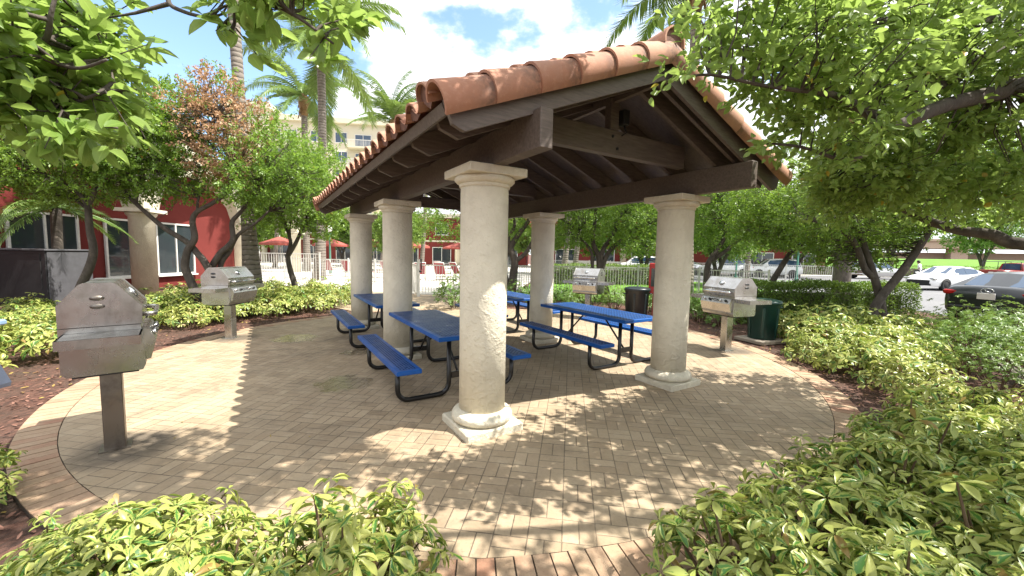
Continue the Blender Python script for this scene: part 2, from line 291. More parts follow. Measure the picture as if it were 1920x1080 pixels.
# ------------------------------------------------------------------ mesh helpers
class MB:
    """collects simple shapes into one mesh"""
    def __init__(s): s.v = []; s.f = []; s.sm = []; s.mi = []; s.at = {}; s.cm = 0
    def add(s, vs, fs, smooth=False, **at):
        b = len(s.v); s.v += [tuple(q) for q in vs]; s.f += [tuple(i+b for i in f) for f in fs]; s.sm += [smooth]*len(fs); s.mi += [s.cm]*len(fs)
        for k in set(s.at) | set(at):
            L = s.at.setdefault(k, [0.0]*b); val = at.get(k, 0.0)
            L += list(val) if isinstance(val, (list, tuple)) else [val]*len(vs)
        return s
    def box(s, c, size, M=None, bev=0.0, **at):
        hx, hy, hz = size[0]/2, size[1]/2, size[2]/2; c = Vector(c)
        if bev:
            vs, fs = [], []
            for z, ins in ((-hz, bev), (-hz+bev, 0), (hz-bev, 0), (hz, bev)):
                x, y, k = hx-ins, hy-ins, bev if ins == 0 else bev*.6
                vs += [(-x+k, -y, z), (x-k, -y, z), (x, -y+k, z), (x, y-k, z), (x-k, y, z), (-x+k, y, z), (-x, y-k, z), (-x, -y+k, z)]
            for r in range(3):
                for i in range(8): fs.append((r*8+i, r*8+(i+1) % 8, r*8+8+(i+1) % 8, r*8+8+i))
            fs += [tuple(range(7, -1, -1)), tuple(range(24, 32))]
        else:
            vs = [(x*hx, y*hy, z*hz) for z in (-1, 1) for x, y in ((-1, -1), (1, -1), (1, 1), (-1, 1))]
            fs = [(3, 2, 1, 0), (4, 5, 6, 7), (0, 1, 5, 4), (1, 2, 6, 5), (2, 3, 7, 6), (3, 0, 4, 7)]
        vs = [(M @ Vector(q) if M else Vector(q)) + c for q in vs]
        return s.add(vs, fs, False, **at)
    def tube(s, path, rad, n=8, cap=True, smooth=True, **at):
        P = [Vector(q) for q in path]; m = len(P)
        rs = rad if isinstance(rad, (list, tuple)) else [rad]*m
        vs = []; up = None
        for i in range(m):
            t = (P[min(i+1, m-1)]-P[max(i-1, 0)]).normalized()
            if up is None: up = t.orthogonal().normalized()
            else:
                up = up - t*up.dot(t); up = up.normalized() if up.length > 1e-6 else t.orthogonal().normalized()
            w = t.cross(up)
            vs += [P[i]+(up*math.cos(a)+w*math.sin(a))*rs[i] for a in (2*math.pi*k/n for k in range(n))]
        fs = [(i*n+k, i*n+(k+1) % n, (i+1)*n+(k+1) % n, (i+1)*n+k) for i in range(m-1) for k in range(n)]
        if cap: fs += [tuple(range(n-1, -1, -1)), tuple(range((m-1)*n, m*n))]
        return s.add(vs, fs, smooth, **at)
    def lathe(s, prof, n=24, c=(0, 0, 0), M=None, smooth=True, cap=True, **at):
        vs = []; c = Vector(c)
        for r, z in prof:
            for k in range(n):
                q = Vector((r*math.cos(2*math.pi*k/n), r*math.sin(2*math.pi*k/n), z)); vs.append((M @ q if M else q)+c)
        fs = [(i*n+k, i*n+(k+1) % n, (i+1)*n+(k+1) % n, (i+1)*n+k) for i in range(len(prof)-1) for k in range(n)]
        if cap: fs += [tuple(range(n-1, -1, -1)), tuple(range((len(prof)-1)*n, len(prof)*n))]
        return s.add(vs, fs, smooth, **at)
    def prism(s, pts, a, b, fn, **at):    # outline pts (u,v) swept from a to b; fn(u,v,w) -> point
        n = len(pts); vs = [fn(u, v, a) for u, v in pts]+[fn(u, v, b) for u, v in pts]
        fs = [(i, (i+1) % n, n+(i+1) % n, n+i) for i in range(n)]+[tuple(range(n-1, -1, -1)), tuple(range(n, 2*n))]
        return s.add(vs, fs, False, **at)
    def grid(s, rows, smooth=True, **at):
        n = len(rows[0]); vs = [q for r in rows for q in r]
        return s.add(vs, [(i*n+k, i*n+k+1, (i+1)*n+k+1, (i+1)*n+k) for i in range(len(rows)-1) for k in range(n-1)], smooth, **at)
    def build(s, name, mat, parent=None, fix=True):
        me = bpy.data.meshes.new(name); me.from_pydata([tuple(q) for q in s.v], [], s.f)
        for m in (mat if isinstance(mat, (list, tuple)) else [mat]): me.materials.append(m)
        me.polygons.foreach_set('use_smooth', s.sm); me.polygons.foreach_set('material_index', s.mi)
        for k, L in s.at.items():
            L = L+[0.0]*(len(s.v)-len(L)); me.attributes.new(k, 'FLOAT', 'POINT').data.foreach_set('value', L)
        if fix:
            bm = bmesh.new(); bm.from_mesh(me); bmesh.ops.recalc_face_normals(bm, faces=bm.faces); bm.to_mesh(me); bm.free()
        me.update(); o = bpy.data.objects.new(name, me); C.objects.link(o)
        if parent is not None: o.parent = parent
        return o
def bez(pts, n=6):      # smooth curve through points (Catmull-Rom)
    P = [Vector(p) for p in pts]; out = []
    for i in range(len(P)-1):
        a, b, c, d = P[max(i-1, 0)], P[i], P[i+1], P[min(i+2, len(P)-1)]
        for k in range(n):
            t = k/n; out.append(.5*((2*b)+(c-a)*t+(2*a-5*b+4*c-d)*t*t+(3*b-a-3*c+d)*t**3))
    return out+[P[-1]]
def tag(o, label=None, cat=None, group=None, kind=None):
    for k, v in (('label', label), ('category', cat), ('group', group), ('kind', kind)):
        if v: o[k] = v
    return o
def thing(name, label, cat, loc=(0, 0, 0), rz=0., group=None):
    o = bpy.data.objects.new(name, None); C.objects.link(o); o.location = loc; o.rotation_euler = (0, 0, rz); o.empty_display_size = .1
    return tag(o, label, cat, group)
def dup(o, loc=None, rz=None, label=None, scale=None, group=None, parent=None):
    c = o.copy(); C.objects.link(c)
    if parent is not None: c.parent = parent
    if loc is not None: c.location = loc
    if rz is not None: c.rotation_euler = (c.rotation_euler[0], c.rotation_euler[1], rz)
    if scale is not None: c.scale = (scale,)*3 if isinstance(scale, (int, float)) else scale
    if label: c['label'] = label
    if group: c['group'] = group
    for ch in list(o.children): dup(ch, parent=c)
    return c
def ground_sheet(name, pts, z, mat):
    b = MB(); b.add([(p[0], p[1], z) for p in pts], [tuple(range(len(pts)))]); o = b.build(name, mat, fix=False)
    if o.data.polygons[0].normal.z < 0: o.data.flip_normals()
    return tag(o, kind='structure')
Z3 = Vector((0, 0, 1))
# ------------------------------------------------------------------ ground
ground_sheet('ground', [(-600, -300), (900, -300), (900, 1200), (-600, 1200)], -.03, MT['mulch'])
b = MB(); N = 96
ring = [(CEN.x+(RAD-.27)*math.cos(2*math.pi*k/N), CEN.y+(RAD-.27)*math.sin(2*math.pi*k/N), .004) for k in range(N)]
b.add(ring, [tuple(range(N))]); tag(b.build('patio', MT['paver'], fix=False), kind='structure')
b = MB()
for r0, z in ((RAD+.004, -.002),):
    b.add([(CEN.x+r0*math.cos(2*math.pi*k/N), CEN.y+r0*math.sin(2*math.pi*k/N), z) for k in range(N)], [tuple(range(N))])
    b.add([(CEN.x+r0*math.cos(2*math.pi*k/N), CEN.y+r0*math.sin(2*math.pi*k/N), zz) for zz in (-.1, z) for k in range(N)], [(k, (k+1) % N, N+(k+1) % N, N+k) for k in range(N)])
tag(b.build('patio_bed', MT['joint'], fix=False), kind='structure')
b = MB(); nb = 300; rg = np.random.default_rng(5)
for k in range(nb):
    a0, a1 = 2*math.pi*(k+.045)/nb, 2*math.pi*(k+.955)/nb
    q = [(CEN.x+r*math.cos(a), CEN.y+r*math.sin(a)) for r, a in ((RAD-.265, a0), (RAD, a0), (RAD, a1), (RAD-.265, a1))]
    z = .006+rg.uniform(0, .003)
    b.add([(x, y, z) for x, y in q]+[(x, y, -.05) for x, y in q], [(0, 1, 2, 3), (0, 4, 5, 1), (1, 5, 6, 2), (2, 6, 7, 3), (3, 7, 4, 0)], False, rnd=float(rg.uniform()))
tag(b.build('patio_border', MT['border']), kind='structure')
ground_sheet('path', [(-4.0, 10.9), (-.2, 12.0), (-1.2, 15.6), (-6.4, 17.2), (-8.2, 15.6), (-5.4, 12.0)], -.012, MT['paver'])
ground_sheet('pool_deck', [(-60, 70), (-60, 19), (-12, 19.5), (-6.2, 17.2), (-3.9, 15.45), (-1.8, 15.5), (.2, 19), (2, 30), (3, 70)], -.016, MT['conc'])
ground_sheet('lawn', [(.3, 15.2), (12, 13.6), (14.5, 20), (12.5, 34), (2, 34)], -.02, MT['grass'])
ground_sheet('road', [(12.6, 6), (70, -20), (260, 20), (260, 43), (60, 43), (13, 43), (12.5, 30), (14.6, 20), (14.2, 14)], -.018, MT['asphalt'])
ground_sheet('lawn_strip', [(19, 29.6), (120, 29.6), (120, 31.5), (19, 31.5)], .02, MT['grass'])
ground_sheet('kerb', [(18.8, 29.35), (121, 29.35), (121, 29.6), (18.8, 29.6)], .021, MT['conc'])
ground_sheet('path_far', [(24, 42.2), (240, 42.2), (240, 44.4), (24, 44.4)], .02, MT['conc'])
ground_sheet('car_park', [(2, 34), (13, 43), (13, 60), (2, 60)], -.017, MT['asphalt'])
b = MB(); rows = []
for i, (Y, z) in enumerate(((44.6, -.02), (55, .5), (70, 1.6), (84, 2.1), (100, 2.2))):
    rows.append([(X, Y, z+.25*math.sin(X*.05+i)) for X in range(20, 320, 15)])
b.grid(rows); tag(b.build('lawn_bank', MT['grass'], fix=False), kind='structure')
# chips of bark mulch and fallen leaves lying on the beds
def chips(name, n, mat, size, rng, on_patio=False):
    b = MB()
    for _ in range(n):
        a = rng.uniform(0, 2*math.pi); r = RAD+abs(rng.normal(0, .9))+.02 if not on_patio else RAD*math.sqrt(rng.uniform())
        c = Vector((CEN.x+r*math.cos(a), CEN.y+r*math.sin(a), .012 if on_patio else -.022+rng.uniform(0, .012)))
        l, w = rng.uniform(.5, 1)*size, rng.uniform(.2, .4)*size; th = rng.uniform(0, 6.28)
        M = Matrix.Rotation(th, 3, 'Z') @ Matrix.Rotation(rng.normal(0, .25), 3, 'X') @ Matrix.Rotation(rng.normal(0, .2), 3, 'Y')
        b.add([c+M @ Vector(q) for q in ((-l, -w*.4, 0), (0, -w, 0), (l, -w*.3, .1*l), (l*.9, w*.4, 0), (0, w, .1*l), (-l, w*.5, 0))], [(0, 1, 4, 5), (1, 2, 3, 4)], False, rnd=float(rng.uniform()))
    return tag(b.build(name, mat, fix=False), kind='stuff')
def m_chip():
    t = NT('bark_chip'); r = t.attr('rnd')['Fac']; t.set(t.mix(r, (.065, .025, .015), (.27, .14, .10)), .9); return t.m
def m_dead():
    t = NT('fallen_leaf'); r = t.attr('rnd')['Fac']; t.set(t.mix(r, (.20, .10, .035), (.34, .26, .06)), .7); return t.m
chips('bark_chips', 5200, m_chip(), .032, np.random.default_rng(1)); chips('fallen_leaves', 700, m_dead(), .038, np.random.default_rng(2)); chips('leaf_litter', 130, m_dead(), .018, np.random.default_rng(3), True)

# ------------------------------------------------------------------ pavilion (local x across, y along the ridge)
PW, PL1, PL = 2.8155, 2.9553, 5.8045; APX = PW/2
pav = thing('picnic_pavilion', 'open picnic shelter with barrel-tile gable roof on six cream columns', 'pavilion', PO, PH)
SL = .40; ZA = 3.56
def zr(x, off=0): return ZA-SL*abs(x-APX)+off
NRM = math.sqrt(1+SL*SL)
for cx in (0, PW):
    for cy in (0, PL1, PL):
        b = MB(); b.lathe([(.224, .19), (.226, 1.2), (.226, 2.26), (.223, 2.30)], 40)
        b.lathe([(.223, 2.295), (.236, 2.30), (.24, 2.315), (.236, 2.33)], 40)
        col = b.build('column', MT['stucco'], pav); col.location = (cx, cy, 0)
        b = MB(); b.box((0, 0, 2.432), (.58, .58, .076), None, .006); b.lathe([(.232, 2.325), (.262, 2.338), (.283, 2.36), (.283, 2.375), (.27, 2.3955), (.24, 2.3965)], 40)
        cap = b.build('capital', MT['stucco'], col)
        b = MB(); b.box((0, 0, .035), (.60, .60, .086), None, .012); b.lathe([(.24, .0795), (.279, .088), (.298, .115), (.298, .14), (.28, .172), (.25, .188), (.232, .2)], 40)
        b.build('plinth', MT['stucco'], col)
        if cx and cy == PL1:
            b = MB(); b.box((-.12, -.196, .78), (.075, .014, .12), Matrix.Rotation(-.55, 3, 'Z'), .004); b.box((-.1242, -.2033, .80), (.03, .006, .03), Matrix.Rotation(-.55, 3, 'Z')); b.box((-.1242, -.2033, .755), (.03, .006, .03), Matrix.Rotation(-.55, 3, 'Z')); tag(b.build('outlet_cover', MT['white'], col))
Y0, Y1 = -.85, PL+.85
for x in (0, PW):
    b = MB(); b.box((x, (PL)/2, 2.616), (.115, PL+1.94, .288), None, .006); b.build('long_beam', MT['wood'], pav)
for y in (-.2, PL1, PL+.2):
    b = MB(); b.box((APX, y, 2.892), (2.36, .10, .25), None, .005); b.build('tie_beam', MT['wood'], pav)
    b = MB(); b.box((APX, y, 3.18), (.12, .09, .318), None, .004); b.build('king_post', MT['wood'], pav)
    for bx_, bz_ in ((APX-.03, 2.95), (APX+.04, 2.83)):
        b = MB(); b.lathe([(.001, 0), (.017, 0), (.014, .012), (.001, .013)], 8, (bx_, y-.05, bz_), Matrix.Rotation(math.pi/2, 3, 'X')); b.build('bolt', MT['dark_metal'], pav)
b = MB(); b.box((APX, PL/2, 3.40), (.05, PL+1.6, .20)); b.build('ridge_beam', MT['wood'], pav)
def slope_pt(side, s, y, off):  # s = horizontal distance from the ridge, off = height square to the slope
    sg = -1 if side == 0 else 1
    return Vector((APX+sg*(s+off*SL/NRM), y, ZA-SL*s+off/NRM))
RUN = APX+.75
for side in (0, 1):
    for k, y in enumerate(np.linspace(-.52, PL+.52, 12)):   # rafters with cut tails
        b = MB(); e = RUN-.05
        b.prism([(.03, -.035), (e, -.035), (e, -.12), (e-.11, -.225), (.03, -.20)], y-.024, y+.024, lambda u, v, w, sd=side: slope_pt(sd, u, w, v)); b.build('rafter', MT['wood'], pav)
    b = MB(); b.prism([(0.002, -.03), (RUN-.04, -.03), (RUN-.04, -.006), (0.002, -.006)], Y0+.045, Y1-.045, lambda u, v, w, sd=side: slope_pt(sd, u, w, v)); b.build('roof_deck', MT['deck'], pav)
    b = MB(); b.prism([(RUN-.035, -.085), (RUN+.005, -.085), (RUN+.005, -.008), (RUN-.035, -.008)], Y0+.042, Y1-.042, lambda u, v, w, sd=side: slope_pt(sd, u, w, v)); b.build('fascia_board', MT['wood'], pav)
    for y in (Y0, Y1):
        b = MB(); b.prism([(0.001, -.225), (RUN-.06, -.225), (RUN+.006, -.16), (RUN+.006, -.001), (0.001, -.001)], y-.02, y+.02, lambda u, v, w, sd=side: slope_pt(sd, u, w, v)); b.build('barge_board', MT['wood'], pav)
        yi = y+.12 if y < 1 else y-.12
        b = MB(); b.prism([(0.035, -.20), (RUN-.1, -.20), (RUN-.1, -.04), (0.035, -.04)], yi-.02, yi+.02, lambda u, v, w, sd=side: slope_pt(sd, u, w, v)); b.build('fly_rafter', MT['wood'], pav)
# field tiles: barrel caps and pans, in overlapping courses
rg = np.random.default_rng(11)
PITCH_T = .29; NT_ = int((Y1-Y0-.30)/PITCH_T); COURSE = .40
for side in (0, 1):
    b = MB()
    ncourse = 6; Lc = (RUN+.055)/ncourse
    for i in range(NT_+1):
        yc = Y0+.185+i*(Y1-Y0-.37)/NT_
        for j in range(ncourse):
            s0, s1 = j*Lc-.06 if j else .02, (j+1)*Lc
            r0, r1 = .095, .115; jy = rg.normal(0, .004); jo = rg.normal(0, .003)+(.05 if i in (0, NT_) else 0); rv = float(rg.uniform())
            rows = []
            for s_, r_, lift in ((s0, r0, .002), ((s0+s1)/2, (r0+r1)/2, .012), (s1, r1, .022)):
                rows.append([slope_pt(side, s_, yc+jy+r_*math.cos(a), lift+jo+r_*.92*math.sin(a)) for a in np.linspace(math.pi, 0, 11)])
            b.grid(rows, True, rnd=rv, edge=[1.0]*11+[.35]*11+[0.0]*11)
            ri = r1-.014; outer = rows[-1]; inner = [slope_pt(side, s1, yc+jy+ri*math.cos(a), .022+jo+ri*.9*math.sin(a)) for a in np.linspace(math.pi, 0, 11)]
            b.grid([outer, inner], False, rnd=rv)
            if j == ncourse-1:
                b.cm = 1; b.add([p+Vector((0, 0, 0)) for p in [slope_pt(side, s1-.03, yc+jy+ri*math.cos(a), .02+jo+ri*.9*math.sin(a)) for a in np.linspace(math.pi, 0, 11)]]+[slope_pt(side, s1-.03, yc, -.004)], [(k, k+1, 11) for k in range(10)], False); b.cm = 0
            # pan beside the cap
            yp = yc+(Y1-Y0-.40)/NT_/2
            rows = [[slope_pt(side, s_, yp+.075*t, .004+.05*t*t+lf) for t in np.linspace(-1, 1, 7)] for s_, lf in ((s0, 0), (s1+.01, .014))]
            b.grid(rows, True, rnd=float(rg.uniform()))
    b.build('roof_tiles', [MT['tile'], MT['mortar']], pav, fix=False)
    for y, sg in ((Y0, -1), (Y1, 1)):     # verge tiles along the gable edge
        b = MB(); n = 6; Lr = (RUN+.06)/n
        for j in range(n):
            s0, s1 = max(0.0, j*Lr-.05), (j+1)*Lr; rv = float(rg.uniform())
            for rr, dv in ((1, 0), (.86, 1)):
                rows = [[slope_pt(side, s_, y+sg*(.0+r_*rr*math.cos(a)), -.015+lf+r_*rr*math.sin(a)*1.0) for a in np.linspace(R(-52), R(165), 15)] for s_, r_, lf in ((s0, .116, -.004), ((s0+s1)/2, .124, .002), (s1, .136, .010))]
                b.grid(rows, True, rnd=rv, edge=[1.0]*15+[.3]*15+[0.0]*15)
                if dv == 0: end = rows[-1]
                else: b.grid([end, rows[-1]], False, rnd=rv)
        b.build('verge_tiles', MT['tile'], pav, fix=False)
b = MB(); n = 18; Lr = (Y1-Y0+.2)/n
for j in range(n):
    y1, y0 = Y1+.1-j*Lr, Y1+.1-(j+1)*Lr; rv = float(rg.uniform())
    for rr in (1, .87):
        rows = [[Vector((APX+r_*rr*math.cos(a), y_, ZA+.045+lf+r_*rr*math.sin(a)*.95)) for a in np.linspace(R(-15), R(195), 13)] for y_, r_, lf in ((y1+.05, .125, 0), (y0, .142, .016))]
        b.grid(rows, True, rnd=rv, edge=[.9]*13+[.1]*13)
        if rr == 1: end = rows[-1]
        else: b.grid([end, rows[-1]], False, rnd=rv)
b.cm = 1; b.add([Vector((APX+.125*math.cos(a), Y0-.07, ZA+.06+.12*math.sin(a))) for a in np.linspace(R(-15), R(195), 13)]+[Vector((APX, Y0-.07, ZA-.02))], [(k, k+1, 13) for k in range(12)])
b.build('ridge_tiles', [MT['tile'], MT['mortar']], pav, fix=False)
b = MB(); b.box((APX+.115, -.26, 3.16), (.09, .09, .16), None, .01); b.tube([(APX+.1, -.28, 3.07), (APX+.12, -.3, 3.0), (APX+.09, -.26, 2.97)], .008, 6); b.build('light_fitting', MT['dark_metal'], pav)

# ------------------------------------------------------------------ picnic tables (local y along the bench)
def slat_top(b, w, l, z, th):
    r = .028; inx, iny = w/2-.05, l/2-.05
    b.box((0, 0, z-th/2), (w, l, th), None, .007, slot=0.0)
    b.add([(-inx, -iny, z+.0015), (inx, -iny, z+.0015), (inx, iny, z+.0015), (-inx, iny, z+.0015)], [(0, 1, 2, 3)], False, slot=1.0)
def make_table():
    t = thing('picnic_table', '', 'picnic table', (0, 0, 0), PH, 'blue picnic tables under the shelter')
    L = 2.08
    b = MB(); slat_top(b, .76, L, .775, .05); b.build('tabletop', MT['blue'], t)
    for sx in (-1, 1):
        b = MB(); slat_top(b, .27, L, .46, .05); s_ = b.build('seat', MT['blue'], t); s_.location = (sx*.70, 0, 0)
    for sy in (-1, 1):
        y = sy*.72
        for sx in (-1, 1):
            b = MB(); pts = [(sx*.74, y, .41), (sx*.74, y, .16)]
            for a in np.linspace(0, math.pi/2, 6)[1:]: pts.append((sx*(.74-.13*(1-math.cos(a))), y, .16-.13*math.sin(a)))
            pts.append((sx*.30, y, .03))
            for a in np.linspace(math.pi/2, 0, 6)[1:]: pts.append((sx*(.13+.13*(1-math.cos(a))), y, .16-.13*math.sin(a)))
            pts.append((sx*.13, y, .725)); b.tube(pts, .0285, 12); b.box((sx*.70, y, .405), (.2, .05, .008)); b.build('leg', MT['black'], t)
        b = MB(); b.box((0, y, .245), (.21, .03, .075), None, .004); b.build('cross_plate', MT['black'], t); b = MB(); b.box((0, y, .721), (.5, .05, .008)); b.build('top_plate', MT['black'], t)
        b = MB(); b.tube([(0, y-sy*.02, .245), (0, y-sy*.52, .722)], .0145, 8); b.build('brace', MT['black'], t)
    return t
tb = make_table()
tabs = [((.17, 1.66), 'blue picnic table between the nearest cream column and the next one behind it'), ((.17, 4.55), 'far blue picnic table standing beyond the second left column'),
        ((2.95, 1.60), 'blue picnic table with both benches in view beside the right front column'), ((2.95, 4.52), 'blue picnic table half hidden behind the nearest column, beside the column with the outlet')]
for i, ((x, y), lab) in enumerate(tabs):
    o = tb if i == 0 else dup(tb)
    o.location = pv(x, y); o['label'] = lab

# ------------------------------------------------------------------ grills (local +x = front)
def make_grill(old=False):
    ms, md = (MT['steel_old'], MT['steel_dark']) if old else (MT['steel'], MT['steel'])
    g = thing('pedestal_grill', '', 'grill', group='steel pedestal grills round the patio')
    b = MB(); b.box((0, 0, .33), (.14, .14, .68), None, .006); b.box((0, 0, .004), (.21, .21, .016)); b.build('post', md, g)
    D, Wd = .50, .70; hx, hy = D/2, Wd/2
    b = MB(); P = [(-hx, .71), (-hx+.03, .68), (hx-.02, .68), (hx, .72), (hx, .80), (hx-.02, 1.03), (-hx, 1.03)]
    b.prism(P, -hy, hy, lambda u, v, w: Vector((u, w, v))); b.build('firebox', ms, g)
    # hood: chamfered section with a front lip
    b = MB(); P = [(-hx+.004, 1.035), (hx-.01, 1.035), (hx-.006, 1.165), (hx-.15, 1.330), (hx-.175, 1.346), (-hx+.155, 1.346), (-hx+.13, 1.334), (-hx+.004, 1.19)]
    b.prism(P, -hy+.004, hy-.004, lambda u, v, w: Vector((u, w, v))); hd = b.build('hood', ms, g)
    for sy in (-1, 1):     # end plates of the hood stand slightly proud
        b = MB(); P2 = [(u*1.012, 1.035+(v-1.035)*1.012) for u, v in P]; b.prism(P2, sy*(hy-.002)-.006, sy*(hy-.002)+.006, lambda u, v, w: Vector((u, w, v))); e = b.build('end_plate', ms, hd)
        b = MB()
        for z in (1.24, 1.18):
            b.lathe([(.001, 0), (.045, 0), (.045, .004), (.001, .004)], 14, (-.02, sy*(hy+.0045), z), Matrix.Rotation(math.pi/2*-sy, 3, 'X') @ Matrix.Diagonal((1, .42, 1)))
        b.build('vent', MT['dark_metal'] if not old else md, e)
    b = MB(); hz = 1.10; hp = hx+.075
    b.tube([(hx-.01, -hy+.06, hz), (hp-.015, -hy+.06, hz), (hp, -hy+.075, hz), (hp, hy-.075, hz), (hp-.015, hy-.06, hz), (hx-.01, hy-.06, hz)], .017, 10); b.build('handle', MT['chrome'] if not old else ms, hd)
    M = Matrix.Rotation(R(50), 3, 'Y')
    c0 = Vector((hx-.078, 0, 1.2475))
    b = MB(); b.lathe([(.001, 0), (.048, 0), (.05, .012), (.043, .02), (.001, .021)], 20, c0, M); b.build('thermometer', MT['chrome'], hd)
    for sy in (-1, 1):     # drop-down side shelves
        b = MB(); b.box((0.01, sy*(hy+.165), .985), (.47, .31, .018)); 
        b.box((.238, sy*(hy+.165), .962), (.012, .31, .064)); b.box((-.220, sy*(hy+.165), .962), (.012, .31, .064)); b.box((0.01, sy*(hy+.315), .962), (.47, .012, .064)); b.build('side_shelf', ms, g)
    b = MB(); b.prism([(hx-.02, .995), (hx+.03, .985), (hx+.075, .90), (hx+.035, .755), (hx+.003, .75)], -hy+.02, hy-.02, lambda u, v, w: Vector((u, w, v))); pan = b.build('control_panel', ms, g)
    Mx = Matrix.Rotation(R(62), 3, 'Y')
    for k, y in enumerate((-.24, -.12, .12, .24)):
        b = MB(); b.lathe([(.001, 0), (.022, 0), (.02, .025), (.001, .026)], 12, (hx+.055, y, .945), Mx); b.build('knob', MT['dark_metal'] if k % 2 else MT['chrome'], pan)
    b = MB(); b.tube([(hx+.05, -.06, .95), (hx+.085, -.06, .965), (hx+.085, .06, .965), (hx+.05, .06, .95)], .007, 6); b.build('panel_handle', MT['dark_metal'], pan)
    b = MB(); b.box((0, 0, .668), (.4, .58, .022)); b.build('drip_tray', MT['dark_metal'], g)
    return g
gA = make_grill(True); gB = make_grill(False)
def face_center(o, x, y, tw=0):
    o.location = (x, y, 0); o.rotation_euler = (0, 0, math.atan2(CEN.y-y, CEN.x-x)+tw)
face_center(gA, -3.33, 3.27, R(-14)); gA.scale = (.93, .95, 1.05); gA['label'] = 'large tarnished steel grill on a rusty post at the near edge of the patio'
face_center(gB, -5.31, 7.49, R(5)); gB['label'] = 'shiny steel grill in front of the crooked multi-stemmed tree and red wall'
g3 = dup(gB, label='steel pedestal grill standing behind the blue table, next to the navy trash bin'); face_center(g3, 2.08, 10.85, 0)
g4 = dup(gB, label='steel grill with a fitted side shelf beside the dark green trash barrel'); face_center(g4, 3.95, 7.27, R(15))
# ------------------------------------------------------------------ bins, red cabinet, grey cabinets
def make_bin(mat, label, loc, s=1.0):
    t = thing('trash_bin', label, 'trash bin', loc)
    b = MB(); n = 28; prof = [(.235, 0), (.25, .01), (.285, .68), (.30, .69), (.30, .725), (.285, .73)]
    b.lathe([(r*s, z*s) for r, z in prof], n); 
    for k in range(6):
        a = k*math.pi/3; b.box((.262*s*math.cos(a), .262*s*math.sin(a), .33*s), (.03*s, .05*s, .60*s), Matrix.Rotation(a, 3, 'Z') @ Matrix.Rotation(.05, 3, 'Y'), .008)
    b.build('barrel', mat, t)
    b = MB(); b.lathe([(.312*s, .70*s), (.315*s, .745*s), (.30*s, .765*s), (.20*s, .79*s), (.02*s, .80*s)], n); b.build('lid', mat, t)
    for sx in (-1, 1):
        b = MB(); b.tube([(sx*.28*s, -.06*s, .62*s), (sx*.34*s, -.05*s, .63*s), (sx*.34*s, .05*s, .63*s), (sx*.28*s, .06*s, .62*s)], .014*s, 8); b.build('handle', mat, t)
    return t
sl = MB(); sl.box((0, 0, .0), (.78, .66, .07), None, .01); o = sl.build('concrete_slab', MT['slab']); o.location = (5.20, 8.22, .02); o.rotation_euler = (0, 0, .35); tag(o, 'flat pale concrete slab under the dark green trash barrel', 'slab')
make_bin(MT['bin'], 'dark green trash barrel with lid on a slab, right of the right-hand grill', (5.20, 8.22, .056), 1.03)
make_bin(MT['bin_navy'], 'dark navy trash bin in the shade between the far grill and the column', (3.45, 11.0, -.03), 1.12)
t = thing('extinguisher_cabinet', 'red fire extinguisher cabinet on a post, partly behind the right front column', 'fire cabinet', (3.98, 11.2, -.03), -.3)
b = MB(); b.box((0, 0, .55), (.06, .06, 1.1)); b.build('post', MT['redbox'], t)
b = MB(); b.box((0, -.06, 1.12), (.30, .20, .85), None, .015); bx = b.build('box', MT['redbox'], t)
b = MB(); b.box((0, -.165, 1.15), (.20, .012, .5), None, .004); b.build('window_panel', MT['glass'], bx)
b = MB(); b.tube([(-.25, -.1, 1.66), (.02, -.08, 1.6), (.1, -.05, 1.56)], .014, 6); b.build('lever', MT['dark_metal'], t)
t = thing('utility_cabinet', 'large dark grey steel cabinet among the shrubs in front of the red wall', 'cabinet', (-12.9, 11.7, -.03), R(3))
b = MB(); b.box((-2.1, 0, .78), (4.2, 1.3, 1.56), None, .012)
for k in range(3): b.box((-.75-k*1.4, -.655, .78), (1.25, .02, 1.40), None, .006)
b.build('body', MT['cab'], t)
b = MB(); b.box((-2.1, 0, 1.585), (4.3, 1.4, .05), None, .01); b.build('top', MT['cab2'], t)
b = MB(); b.box((.012, 0, .78), (.024, 1.24, 1.5), None, .006); b.build('end_panel', MT['cab2'], t)
t = thing('covered_bin', 'blue-grey covered bin with pale lid on a timber leg at the left edge', 'bin', (-5.36, 3.86, -.03), .1)
b = MB(); b.lathe([(.20, .52), (.27, .30), (.26, .26), (.24, .26)], 4, (0, 0, 0), Matrix.Rotation(math.pi/4, 3, 'Z'), False)
b.lathe([(.22, .90), (.20, .52)], 4, (0, 0, 0), Matrix.Rotation(math.pi/4, 3, 'Z'), False); b.build('body', MT['bluegrey'], t)
b = MB(); b.box((0, 0, .93), (.40, .40, .06), None, .015); b.build('lid', MT['paleblue'], t)
b = MB(); b.box((.09, -.06, .13), (.09, .09, .30), None, .004); b.build('leg', MT['timber'], t)
# ------------------------------------------------------------------ foliage
def unit(a): return a/np.maximum(np.linalg.norm(a, axis=-1, keepdims=True), 1e-9)
def leaf_tpl(kind):
    if kind == 'far':      # folded lozenge
        return np.array([(0, 0, 0), (.5, .45, .10), (0, 1, -.05), (-.5, .45, .10)]), [(0, 1, 2), (0, 2, 3)]
    prof = {'near': [(0, .06), (.16, .62), (.42, 1.0), (.70, .78), (.9, .34), (1, .02)], 'obov': [(0, .08), (.2, .36), (.5, .80), (.74, 1.0), (.92, .62), (1, .1)]}[kind]
    droop = .16 if kind == 'near' else .30
    V = []
    for y, w in prof:
        z = -droop*y*y
        V += [(-.5*w, y, z+.10*w), (0, y, z), (.5*w, y, z+.10*w)]
    F = [(i*3+k, i*3+k+1, i*3+k+4, i*3+k+3) for i in range(len(prof)-1) for k in range(2)]
    return np.array(V), F
TPL = {k: leaf_tpl(k) for k in ('far', 'near', 'obov')}
